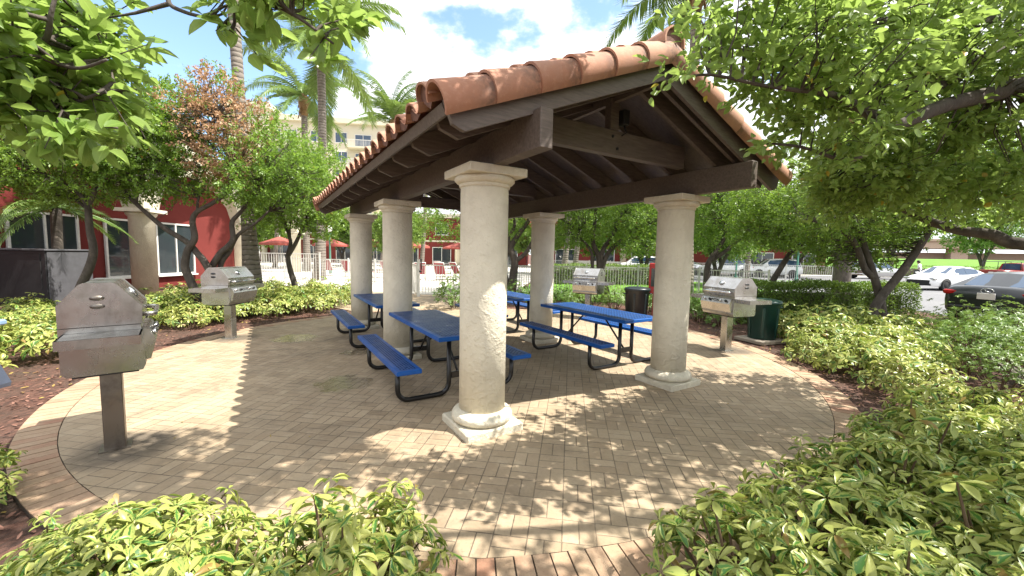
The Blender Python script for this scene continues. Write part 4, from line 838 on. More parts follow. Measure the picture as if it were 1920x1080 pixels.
for i, (x, y, s) in enumerate(TG): place(tg, x, y, LL[i] if i != 5 else 'smaller light green shrub over bare mulch at the right edge', (s, s, s*.90), rs.uniform(0, 6))
b = MB(); rg = np.random.default_rng(8)
for (x, y) in ((7.25, 5.35), (6.75, 5.0)):
    for k in range(5):
        a = rg.uniform(0, 6.28); e = Vector((x+.7*math.cos(a), y+.6*math.sin(a), rg.uniform(.3, .45))); b.tube(bez([(x+.05*k, y, -.05), (x+.3*math.cos(a), y+.25*math.sin(a), .22), tuple(e)], 4), [.026]*3+[.022]*3+[.016]*3, 6)
tag(b.build('woody_stem', MT['bark_pale'], fix=False), 'pale bare woody stems standing in the mulch under the tall green shrubs', 'plant stems')
# clipped hedges
def hedge(label, x0, y0, x1, y1, w, h, seed, n, mat='hedge', size=.055):
    rng = np.random.default_rng(seed); L = math.hypot(x1-x0, y1-y0); a = math.atan2(y1-y0, x1-x0)
    t = thing('clipped_hedge', label, 'hedge', (x0, y0, -.03), a)
    f = rng.choice(4, n, p=[.36, .44, .12, .08]); u = rng.uniform(0, L, n); v_ = rng.uniform(-w/2, w/2, n); z = rng.uniform(.03, h, n)
    P = np.stack([u, v_, z], 1); nn = np.zeros((n, 3)); e = np.abs(rng.normal(0, .075, n)); bmp = .05*np.sin(u*3.1)+.04*np.sin(u*7.7+z*4)
    P[f == 0, 2] = (h+bmp-e)[f == 0]; nn[f == 0, 2] = 1
    P[f == 1, 1] = (-w/2-bmp+e)[f == 1]; nn[f == 1, 1] = -1
    P[f == 2, 1] = (w/2-e)[f == 2]; nn[f == 2, 1] = 1
    k = f == 3; end = rng.uniform(size=n) < .5; P[k, 0] = np.where(end, e, L-e)[k]; nn[k, 0] = np.where(end, -1, 1)[k]
    d = unit(nn*.5+rdir(rng, n)+np.array([0, 0, .25])); m = unit(nn*.6+rdir(rng, n)*.7+np.array([0, 0, .4]))
    leaves('foliage', P, d, m, size*rng.uniform(.7, 1.25, n), .55, MT[mat], 'far', rng, t)
    b = MB()
    for _ in range(int(L*6)):
        x, y = rng.uniform(.1, L-.1), rng.uniform(-w*.3, w*.3); b.tube([(x, y, -.03), (x+rng.normal(0, .1), y, h*.5), (x+rng.normal(0, .2), y+rng.normal(0, .15), h*.85)], [.014, .01, .005], 5, False)
    b.box((L/2, 0, h*.40), (L-.4, w-.55, h*.7)); b.build('branches', MT['bark'], t, fix=False)  # the box is a dark filler among the branches, standing in for shaded interior
    return t
hedge('dense clipped green hedge behind the right-hand grill and trash barrel', 5.9, 10.9, 10.75, 11.1, 1.1, 1.08, 81, 30000)
hedge('long low clipped hedge across the road in front of the grass bank', 30, 45, 62, 45.2, 1.4, 1.25, 82, 9000, 'hedge', .11)
hedge('clipped hedge on the lawn behind the fence, in front of the low red building', 1.5, 24, 10.5, 25, 1.5, 1.15, 83, 7000, 'shrubgreen', .10)
# ------------------------------------------------------------------ palms
def frond_mesh(seed, L, elev, droop, nl=72, ll=.95):
    rng = np.random.default_rng(seed); b = MB()
    P = []; ang = elev; p = np.array([0., 0, 0]); n = 16
    for i in range(n+1):
        P.append(p.copy()); p = p+np.array([math.cos(ang), 0, math.sin(ang)])*L/n; ang -= droop/n*(.5+i/n)
    b.tube([Vector(q) for q in P], [.035*(1-i/n)+.006 for i in range(n+1)], 5, False)
    c, d, nn, sz = [], [], [], []
    for i in range(nl):
        t = .12+.86*i/nl; k = t*n; j = min(int(k), n-1); q = P[j]+(P[j+1]-P[j])*(k-j); tan = unit(P[j+1]-P[j])
        for s in (-1, 1):
            dd = unit(tan*(.55+.5*t)+np.array([0, s, 0])*(1-.25*t)+np.array([0, 0, -.75])+rng.normal(0, .10, 3)); c.append(q); d.append(dd); nn.append(np.cross(dd, tan)*s+np.array([0, 0, .4])); sz.append(ll*(1-.55*abs(t-.4)/.6)*rng.uniform(.85, 1.1))
    return b, np.array(c), np.array(d), np.array(nn), np.array(sz)
def strip_leaves(c, d, n, sz, w, me_name, rng, parent, rach):
    global TPL
    o = leaves(me_name, c, d, n, sz, w, MT['frond'], 'droopy', rng, parent); return o
_dp = [(0, .5), (.3, 1.), (.65, .8), (1, .05)]
TPL['droopy'] = (np.array([q for y, w in _dp for q in ((-.5*w, y, -.34*y*y), (0, y, -.34*y*y+.01), (.5*w, y, -.34*y*y))]), [(i*3+k, i*3+k+1, i*3+k+4, i*3+k+3) for i in range(3) for k in range(2)])
FR_ME = {}
def frond_proto(key, seed, L, elev, droop, nl=72, ll=.95):
    if key not in FR_ME:
        b, c, d, n, sz = frond_mesh(seed, L, elev, droop, nl, ll); rng = np.random.default_rng(seed)
        o = leaves('frond', c, d, n, sz, .075, MT['frond'], 'droopy', rng); me = o.data
        r = b.build('rachis', MT['frond'], fix=False); bm = bmesh.new(); bm.from_mesh(me); bm.from_mesh(r.data); bm.to_mesh(me); bm.free()
        rm = r.data; bpy.data.objects.remove(r); bpy.data.meshes.remove(rm); bpy.data.objects.remove(o); FR_ME[key] = me
    return FR_ME[key]
def palm(label, base, top, r0, r1, L=3.6, nf=18, seed=1, lean=0., dry=True, key='c', nl=72, ll=.95, eb=(1.25, .75, .25, -.3), cat='palm tree', group='palms round the pool', bark='palm'):
    rng = np.random.default_rng(seed); t = thing('palm_tree', label, cat, base, 0, group)
    b = MB(); H = Vector(top)-Vector(base); n = 14
    pts = [Vector((H.x*(i/n)+lean*math.sin(math.pi*i/n), H.y*i/n, H.z*i/n)) for i in range(n+1)]
    rr = [r1+(r0-r1)*max(0, 1-i/n*3.2)**1.4 for i in range(n+1)]; b.tube(pts, rr, 14); b.build('trunk', MT[bark], t, fix=False)
    tp = pts[-1]
    if dry:
        b = MB(); s = max(r1/.17, .6)
        b.lathe([(r1, -1.1*s), (r1*1.5, -.8*s), (r1*1.9, -.4*s), (r1*1.6, 0), (r1*.6, .25*s)], 10, tp)
        for k in range(14):
            a = rng.uniform(0, 6.28); z = rng.uniform(-.9, .1)*s; b.add([tp+Vector((math.cos(a+q)*r1*w, math.sin(a+q)*r1*w, z+dz)) for q, w, dz in ((-.2, 1.6, 0), (.2, 1.6, 0), (.12, 2.5, -.5*s), (-.1, 2.4, -.45*s))], [(0, 1, 2, 3)])
        b.build('leaf_sheath', MT['frond_dry'], t, fix=False)
    for i in range(nf):
        k = i % 4; me = frond_proto((key, k, L), 100+k, L, eb[k], (1.3, 1.6, 1.5, 1.0)[k], nl, ll)
        o = bpy.data.objects.new('frond', me); C.objects.link(o); o.parent = t; o.location = tp+Vector((0, 0, .05)); o.rotation_euler = (rng.normal(0, .12), rng.normal(0, .12), i*2.399+rng.normal(0, .2)); o.scale = (rng.uniform(.85, 1.1),)*3
    return t
palm('palm with a thick dark base beside the red wall, its crown above the picture', (-8.55, 13.2, -.03), (-9.25, 13.6, 12.6), .33, .17, 3.4, 16, 1)
palm('tall palm with a ragged brown sheath and drooping crown, nearest the cream apartment block', (-11.0, 22.8, -.03), (-10.75, 23.0, 13.3), .38, .21, 5.2, 32, 2, .15)
palm('palm with orange-brown sheath standing just left of the tall ragged palm', (-16.4, 32, -.03), (-16.3, 32, 13.4), .32, .22, 4.9, 24, 3)
palm('far palm with upright feathery fronds above the left end of the tiled roof', (-11.6, 38, -.03), (-11.2, 38, 13.6), .3, .2, 5.0, 24, 4, eb=(1.4, 1.15, .7, .15))
palm('palm whose fronds show above the ridge of the tiled roof', (7.6, 17.5, -.03), (7.0, 16.6, 12.6), .36, .2, 4.6, 26, 5)
palm('small palm with a shaggy trunk in front of the windows at far left', (-13.3, 11.7, -.03), (-13.2, 11.7, 2.75), .15, .12, 1.9, 16, 6, dry=False, key='s', nl=44, ll=.40, bark='bark')
palm('palm with a thick bare trunk at the right end of the white fence', (15.3, 18.6, -.03), (15.1, 18.6, 9.5), .36, .33, 3.8, 16, 7, bark='bark')
for i, (x, y, h, lab) in enumerate([(-22.5, 38, 9, 'slim palm trunk between the red umbrellas at left'), (-8.2, 36, 9.5, 'slim palm trunk seen between the second column and the nearest column'), (3.4, 27, 8.5, 'pale palm trunk behind the column with the outlet'), (4.6, 30, 9, 'palm trunk behind the far steel grill'),
                                    (18.3, 31.5, 9.2, 'leaning pale palm trunk beside the green lamp post'), (-14.0, 43, 9.5, 'slim palm trunk left of the far left column'), (13.7, 33, 8, 'thin palm trunk seen right of the right front column')]):
    palm(lab, (x, y, -.03), (x+.5, y, h), .24, .17, 3.4, 14, 20+i, .1)
# ------------------------------------------------------------------ background trees
def bg_tree(seed, h, rx, rz, mat, size, n, trunks=2):
    rng = np.random.default_rng(seed); L = []
    for k in range(trunks):
        a = rng.uniform(0, 6.28); L.append(limb([(0.12*k, .1*k, -.1), (.2*math.cos(a), .2*math.sin(a), h*.25), (rx*.35*math.cos(a), rx*.35*math.sin(a), h*.55), (rx*.5*math.cos(a), rx*.5*math.sin(a), h*.85)], .16, .04))
        L.append(limb([(.2*math.cos(a), .2*math.sin(a), h*.25), (rx*.3*math.cos(a+2), rx*.3*math.sin(a+2), h*.6), (rx*.4*math.cos(a+2.4), rx*.4*math.sin(a+2.4), h*.8)], .10, .03))
    B = [(rx*.5*math.cos(q), rx*.5*math.sin(q), h-rz+rng.normal(0, rz*.25), rx*.62, rx*.62, rz*.75, n//6) for q in np.linspace(0, 6.28, 6)[:-1]]+[(0, 0, h-rz*.55, rx*.7, rx*.7, rz*.7, n//5)]
    return build_tree('background_tree', '', L, B, seed, 14, size, .5, .55, mat, loc=(0, 0, 0), group='trees beyond the patio', frac=.15)
bt = [bg_tree(91, 6.0, 3.0, 1.9, 'leaf_far', .24, 1100), bg_tree(92, 7.5, 3.4, 2.6, 'leaf', .25, 1200, 3), bg_tree(93, 5.0, 2.4, 1.6, 'leaf_far', .2, 900)]
BT = [(-26, 40, 1, .9, 'dense green tree behind the red umbrellas at far left'), (-19.5, 46, 0, 1.05, 'round green tree behind the umbrellas, next to the cream arcade column'), (-13.5, 48, 1, .8, 'green tree beyond the pool, left of the far left column'), (-9.5, 33, 2, 1.0, 'light green tree just beyond the gate, seen between two left columns'),
      (-3.0, 44, 1, .8, 'green tree in front of the red building behind the nearest column'), (2.0, 36, 0, .9, 'green tree on the lawn left of the far grill'), (6.5, 33, 1, .85, 'green tree on the lawn behind the far grill'), (9.5, 29, 2, 1.1, 'light green tree behind the right front column'),
      (15, 36, 0, 1.0, 'green tree in front of the balconies, right of the front column'), (22, 40, 1, .95, 'green tree between the parked cars and the red building'), (27, 38, 0, 1.05, 'green tree at the right end of the parked cars'), (33, 52, 0, 1.35, 'pale green tree on the grass bank behind the walking person'),
      (37, 50, 2, .9, 'small tree on the bank beside the clipped roadside hedge'), (47, 50, 2, 1.5, 'multi-trunked tree on the bank above the white car'), (63, 54, 2, 1.5, 'tree on the bank above the red pickup truck'), (-24, 30, 2, 1.2, 'tree behind the cream arcade at far left'), (12.5, 24.5, 2, .95, 'yellow-green tree on the lawn near the thick palm trunk'), (-31, 52, 1, 1.2, 'tall tree beyond the cream arcade')]
ub = set()
for i, (x, y, k, s, lab) in enumerate(BT):
    o = bt[k] if k not in ub else dup(bt[k]); ub.add(k); o.location = (x, y, .5 if y > 48 and x > 30 else -.03); o.rotation_euler = (0, 0, i*1.7); o.scale = (s, s, s); o['label'] = lab
# small red-leaved tree
build_tree('background_tree', 'small tree with red leaves on the lawn beyond the fence', [limb([Vector((1.6, 24, 0)), Vector((1.6, 24, 1.5)), Vector((1.7, 24, 3)), Vector((1.75, 24, 4))], .09, .02)], [(1.75, 24, 3.9, .9, .9, .7, 130)], 95, 12, .12, .3, .5, 'leaf_red', group='trees beyond the patio')
# ------------------------------------------------------------------ fences
def fence(label, pts, h, mat='white', gap=.115, group='picket fences', gate=None):
    t = thing('picket_fence', label, 'fence', (pts[0][0], pts[0][1], -.02), 0, group); o = Vector((pts[0][0], pts[0][1], 0))
    pk = MB()
    for (a, b_) in zip(pts[:-1], pts[1:]):
        A, B = Vector((*a, 0))-o, Vector((*b_, 0))-o; L = (B-A).length; d = (B-A)/L; M = Matrix.Rotation(math.atan2(d.y, d.x), 3, 'Z')
        for k in range(1, int(L/gap)): pk.box(A+d*(k*gap)+Z3*(h*.52), (.020, .020, h*.93), M)
        for z in (.11, h-.03): rl = MB(); rl.box((A+B)/2+Z3*z, (L, .032, .04), M); rl.build('rail', MT[mat], t, fix=False)
        npst = max(1, int(round(L/2.4)))
        for k in range(npst+1):
            p = MB(); p.box((0, 0, h*.5+.02), (.062, .062, h+.06), M); p.box((0, 0, h+.055), (.075, .075, .02), M); q = p.build('post', MT[mat], t); q.location = A+d*(L*k/npst)
    pk.build('pickets', MT[mat], t, fix=False); return t
fence('white picket fence along the pool deck behind the slim forked tree', [(-13.2, 23.2), (-9.0, 22.0), (-5.6, 20.6)], 1.25)
fence('taller white picket fence in front of the cream arcade, far left', [(-12.5, 19.8), (-9.7, 20.2)], 1.55)
fence('white fence panel angling back from the gate beside the far left column', [(-5.6, 20.6), (-3.66, 15.45)], 1.25)
fence('pale green-white picket fence behind the far grill, above the row of shrubs', [(-2.0, 15.6), (1.0, 17.3), (5.4, 17.2), (9.6, 15.0)], 1.25)
fence('white picket fence in front of the parked cars', [(10.0, 34), (15.5, 32), (21.7, 27.2)], 1.3)
t = thing('pool_gate', 'white picket gate with a dark latch between the bush and the second left column', 'gate', (-3.6, 15.4, -.02), math.atan2(.15, 1.55))
b = MB(); b.box((0, 0, .72), (.09, .09, 1.44)); b.build('post', MT['white'], t)
b = MB(); b.box((1.6, 0, .68), (.09, .09, 1.36)); b.build('post', MT['white'], t)
b = MB(); [b.box((.16+.106*k, 0, .66), (.02, .02, 1.15)) for k in range(13)]; b.build('pickets', MT['white'], t)
for z in (.1, 1.22): b = MB(); b.box((.8, 0, z), (1.42, .035, .045)); b.build('rail', MT['white'], t)
b = MB(); b.box((.10, -.03, 1.25), (.05, .06, .42), None, .008); b.lathe([(.001, 0), (.05, .01), (.05, .05), (.001, .06)], 12, (.08, -.06, .98), Matrix.Rotation(math.pi/2, 3, 'X')); b.build('latch', MT['dark_metal'], t)
# ------------------------------------------------------------------ buildings
def window(parent, M, w, h, mat='glass', mull=1, fr=.05, sill=True):
    """M puts local (x along wall, y out of wall, z up) into the building; origin at bottom centre"""
    f = MB()
    for x in (-w/2+fr/2, w/2-fr/2): f.box((x, .02, h/2), (fr, .08, h))
    for z in (fr/2, h-fr/2): f.box((0, .02, z), (w-2*fr, .08, fr))
    for k in range(mull): f.box((-w/2+w*(k+1)/(mull+1), .022, h/2), (fr*.8, .07, h-2*fr))
    if sill: f.box((0, .05, -.03), (w+.12, .16, .06))
    f.v = [tuple(M @ Vector(q)) for q in f.v]; wi = f.build('window', MT['white'], parent)
    g = MB(); g.box((0, .0, h/2), (w-fr, .02, h-fr)); g.v = [tuple(M @ Vector(q)) for q in g.v]; g.build('pane', MT[mat], wi); return wi
def WM(o, d, n):  # frame of a wall: origin, along, outward normal
    d, n = Vector(d).normalized(), Vector(n).normalized(); return Matrix(((d.x, n.x, 0, o[0]), (d.y, n.y, 0, o[1]), (0, 0, 1, o[2]), (0, 0, 0, 1)))
# red building behind the left arcade: its wall runs away from the camera
t = thing('red_building', 'red rendered building with white-framed windows at far left, behind the arcade', 'building', (-15.5, 9, 0))
wd, wnrm = Vector((.05, 1, 0)).normalized(), Vector((1, -.05, 0)).normalized()
M = WM((0, 0, 0), wd, wnrm); Mi = M.to_3x3()
b = MB(); b.box(M @ Vector((5.2, -4, 3.0)), (14.9, 8, 6.1), Mi); b.build('wall', MT['red'], t)
for s, w in ((2.0, 2.0), (4.15, 1.95), (6.6, 1.25), (8.95, 1.9), ):
    window(t, M @ Matrix.Translation((s, .03, .50)), w, 2.25, 'glass', 1 if w > 1.5 else 0, .07)
# arcade: columns, arches, upper wall
t = thing('cream_arcade', 'cream arcade of round arches on columns in front of the red wall', 'arcade', (-13.4, 14.6, 0))
ad = Vector((-.20, 1, 0)).normalized(); an = Vector((1, .20, 0)).normalized(); MA = WM((0, 0, 0), ad, an); MAi = MA.to_3x3()
SP = [0, 7.4, 16.6]
for s in SP:
    b = MB(); c = MA @ Vector((s, 0, 0)); b.lathe([(.37, -.05), (.37, 2.75), (.42, 2.8), (.45, 2.87), (.42, 2.92)], 28, c); b.box(c+Z3*2.98, (1.05, 1.05, .12), MAi); b.build('column', MT['stucco'], t)
def arch_wall(s0, s1, zs, rise, ztop, th):   # spandrel between two columns
    b = MB(); n = 22; xs = [s0+(s1-s0)*i/n for i in range(n+1)]; lo = [zs+rise*math.sqrt(max(0, 1-((x-(s0+s1)/2)/((s1-s0)/2))**2)) for x in xs]
    for y in (-th/2, th/2):
        b.add([MA @ Vector((x, y, z)) for x, z in zip(xs, lo)]+[MA @ Vector((x, y, ztop)) for x in xs], [(i, i+1, n+2+i, n+1+i) for i in range(n)])
    b.add([MA @ Vector((x, y, z)) for y in (-th/2, th/2) for x, z in zip(xs, lo)], [(i, i+1, n+2+i, n+1+i) for i in range(n)])
    return b
for s0, s1 in ((-7.4, 0), (0, 7.4), (7.4, 16.6)):
    b = arch_wall(s0+.48, s1-.48, 3.04, 1.75, 5.6, .55); b.build('arch', MT['cream'], t)
for s in (-7.4, )+tuple(SP): 
    b = MB(); b.box(MA @ Vector((s, 0, 4.32)), (.965, .545, 2.56), MAi); b.build('pier', MT['cream'], t)
b = MB(); b.box(MA @ Vector((4.6, 0, 5.75)), (25.2, .75, .3), MAi); b.build('cornice', MT['cream'], t)
# cream apartment block far behind the palms
t = thing('apartment_block', 'tall cream apartment block with white balconies beyond the palms', 'building', (-32, 66, 0), R(8))
b = MB(); b.box((-1, 6, 11.0), (24, 12, 22.0)); b.box((-1, 5.8, 22.4), (25, 13, .8)); b.box((-9.4, 4.5, 11.6), (6, 12, 23.2)); b.box((-9.4, 4.5, 23.6), (7, 13, .8)); b.build('wall', MT['cream'], t)
for fl in range(7):
    z = 1.0+fl*3.0
    for x in (-6.0, -3.6, .3, 4.0): window(t, Matrix.Translation((x, -.04, z)) @ Matrix.Rotation(math.pi, 4, 'Z'), 1.9, 1.7, 'glass_far', 1, .09)
    window(t, Matrix.Translation((7.4, -.04, z-.7)) @ Matrix.Rotation(math.pi, 4, 'Z'), 2.6, 2.2, 'glass_far', 1, .09, False)
    b = MB(); b.box((7.6, -.85, z-.85), (5.2, 1.7, .22)); bal = b.build('balcony', MT['cream'], t)
    b = MB(); [b.box((5.1+.2*k, -1.64, z-.25), (.035, .035, .95)) for k in range(26)]; b.box((7.6, -1.64, z+.26), (5.2, .07, .07)); b.build('railing', MT['white'], bal)
# long red building across the pool
def red_block(label, loc, rz, L, fl, seed, glass_ground=True, cols=True):
    rng = np.random.default_rng(seed); t = thing('red_building', label, 'building', loc, rz); H = fl*3.2
    b = MB(); b.box((L/2, 5, H/2), (L, 10, H)); b.build('wall', MT['red'], t)
    b = MB(); b.box((L/2, 4.9, H+.25), (L+.8, 10.8, .5)); b.box((L/2, 4.96, 3.25), (L+.12, 10.1, .22)); b.build('cornice', MT['cream'], t)
    n = int(L/4.2)
    for k in range(n):
        x = 2.1+k*L/n
        for f in range(fl):
            big_ = f == 0 and glass_ground; window(t, Matrix.Translation((x, -.04, f*3.2+(.12 if big_ else .9))) @ Matrix.Rotation(math.pi, 4, 'Z'), 2.6 if big_ else 1.8, 2.3 if big_ else 1.6, 'glass', 1, .08, not big_)
            if f and k % 2 == 0:
                b = MB(); b.box((x, -.7, f*3.2+.1), (3.2, 1.4, .2)); bl_ = b.build('balcony', MT['white'], t); b = MB(); [b.box((x-1.5+.2*q, -1.36, f*3.2+.65), (.04, .04, .9)) for q in range(16)]; b.box((x, -1.36, f*3.2+1.12), (3.2, .07, .07)); b.build('railing', MT['white'], bl_)
        if cols and k % 3 == 1:
            b = MB(); b.lathe([(.36, 0), (.36, 3.0), (.45, 3.1), (.45, 3.2)], 16, (x+L/n/2, -.55, 0)); b.build('column', MT['cream'], t)
    return t
red_block('long two-storey red building across the pool, behind the umbrellas', (-44, 58, 0), R(-4), 46, 2, 1)
red_block('three-storey red building with white balconies behind the parked cars', (4.5, 50, 0), R(-6), 32, 3, 2)
fence('white railing in front of the red building, above the lawn behind the far grill', [(3.5, 40), (9.5, 39)], 1.2)
b = MB(); b.box((7.4, 37.5, .55), (5.4, .3, 1.2)); tag(b.build('white_wall', MT['white']), 'low white wall left of the right front column, beyond the lawn', 'wall')
t = thing('concrete_overpass', 'long tan concrete overpass on piers beyond the grass bank', 'overpass', (150, 150, 0), R(-30))
b = MB(); b.box((20, 0, 7.8), (300, 12, 2.6)); b.box((20, -.2, 9.4), (300, 12.8, .8)); b.build('deck', MT['over'], t)
b = MB(); b.box((20, 2, 2.6), (300, 1, 5.0)); b.build('wall', MT['over'], t)
for k in range(9):
    b = MB(); b.box((-110+k*30, -2, 3.4), (4.2, 5, 6.6)); b.build('pier', MT['over'], t)
# ------------------------------------------------------------------ umbrellas, loungers, lamps, sign
def make_umbrella():
    t = thing('pool_umbrella', '', 'umbrella', group='red umbrellas by the pool')
    b = MB(); n = 8; b.add([(1.65*math.cos(a), 1.65*math.sin(a), 2.25) for a in np.linspace(0, 2*math.pi, n+1)[:-1]]+[(0, 0, 2.85)]+[(1.65*math.cos(a), 1.65*math.sin(a), 2.07) for a in np.linspace(0, 2*math.pi, n+1)[:-1]], [(i, (i+1) % n, n) for i in range(n)]+[(i, (i+1) % n, n+1+(i+1) % n, n+1+i) for i in range(n)]); b.build('canopy', MT['umb'], t, fix=False)
    b = MB(); b.tube([(0, 0, 0), (0, 0, 2.95)], .025, 8); b.lathe([(.3, 0), (.3, .08), (.05, .12)], 14); b.build('pole', MT['white'], t); return t
um = make_umbrella()
for i, (x, y, lab) in enumerate([(-20.8, 36, 'red pool umbrella nearest the slim palm trunk at far left'), (-17.4, 38.5, 'red pool umbrella seen between the forked tree and the arcade column'), (-12.6, 36.5, 'pale red pool umbrella left of the far left column'), (-9.4, 38, 'red pool umbrella just right of the far left column'), (-6.0, 44, 'red pool umbrella between the second column and the nearest column')]):
    o = um if i == 0 else dup(um); o.location = (x, y, 0); o.rotation_euler = (0, 0, i); o['label'] = lab
t = thing('pool_umbrella', 'closed red umbrella hanging folded beside the far grill', 'umbrella', (2.9, 31, 0)); b = MB(); b.lathe([(.04, 2.9), (.16, 2.5), (.24, 1.6), (.3, .95), (.1, .9)], 10); b.build('canopy', MT['umb'], t); b = MB(); b.tube([(0, 0, 0), (0, 0, 3)], .03, 8); b.build('pole', MT['white'], t)
def make_lounger():
    t = thing('sun_lounger', '', 'lounger', group='maroon loungers on the pool deck')
    b = MB(); a = R(58); M_ = Matrix.Rotation(-a, 3, 'X')
    for sx in (-1, 1):
        b.tube([(sx*.33, -1.2, .36), (sx*.33, 0, .36), (sx*.33, .45, 1.08)], .024, 6)
        for y in (-1.0, -.1): b.tube([(sx*.33, y, .36), (sx*.33, y, 0)], .022, 6)
        b.tube([(sx*.33, -.35, .6), (sx*.33, .1, .6), (sx*.33, .2, .62)], .02, 6)
    b.tube([(-.33, .45, 1.08), (.33, .45, 1.08)], .024, 6); b.tube([(-.33, -1.2, .36), (.33, -1.2, .36)], .024, 6); b.build('frame', MT['white'], t)
    b = MB(); b.box((0, -.6, .365), (.6, 1.16, .02)); b.build('seat', MT['sling'], t)
    b = MB(); b.box((0, .222, .72), (.6, .83, .02), Matrix.Rotation(math.atan2(.72, .45), 3, 'X')); b.build('backrest', MT['sling'], t); return t
lg = make_lounger()
LG = [(-9.2, 25.5, 2.6), (-8.0, 25.8, 2.7), (-10.8, 26.5, 2.9), (-6.9, 26.0, 2.5), (-5.6, 24.2, 3.4), (-4.4, 24.6, 3.0), (-3.5, 25.6, 2.4), (-2.6, 24.8, 2.8), (-12.4, 27.0, 3.1), (-5.0, 28, 2.6), (-3.2, 28.5, 2.9)]
LL = ordered(LG, -3.6, 15.4, 'maroon sling lounger with white frame on the pool deck, %s to the gate post')
for i, (x, y, rz) in enumerate(LG):
    o = lg if i == 0 else dup(lg); o.location = (x, y, 0); o.rotation_euler = (0, 0, rz)
    o['label'] = LL[i]
def lamp(label, x, y, h=3.6):
    t = thing('lamp_post', label, 'lamp post', (x, y, 0), 0, 'green lamp posts'); b = MB(); b.lathe([(.12, 0), (.12, .3), (.06, .45), (.05, h-.5), (.09, h-.42), (.09, h-.36)], 12); b.build('post', MT['lamp_green'], t)
    b = MB(); b.lathe([(.06, h-.36), (.17, h-.2), (.18, h), (.1, h+.15), (.02, h+.22)], 14); b.build('globe', MT['lamp_globe'], t)
lamp('pale green lamp post with white globe, left of the far left column', -13.4, 29.5, 3.3); lamp('green lamp post beside the leaning palm trunk', 17.0, 30.5, 6.5); lamp('green lamp post between the parked cars and the V-trunked tree', 20.2, 28.5, 6.2)
t = thing('parking_sign', 'blue accessible-parking sign with white wheelchair symbol on a post', 'sign', (25.2, 42, 0), R(-20))
b = MB(); b.tube([(0, .03, 0), (0, .03, 2.6)], .03, 8); b.build('post', MT['chrome'], t)
b = MB(); b.box((0, 0, 2.3), (.62, .02, .95), None, .004); pn = b.build('panel', MT['sign_blue'], t)
b = MB(); b.lathe([(.001, 0), (.05, 0), (.05, .006), (.001, .006)], 12, (-.03, -.011, 2.62), Matrix.Rotation(math.pi/2, 3, 'X')); b.tube([(-.03, -.014, 2.56), (-.03, -.014, 2.42), (.1, -.014, 2.42), (.15, -.014, 2.30)], .018, 5)
b.tube([(-.07+.12*math.cos(a), -.014, 2.36+.12*math.sin(a)) for a in np.linspace(2.0, 5.6, 14)], .016, 5); b.box((0, -.013, 2.08), (.42, .006, .05)); b.box((0, -.013, 1.98), (.34, .006, .05)); b.build('symbol', MT['white'], pn)
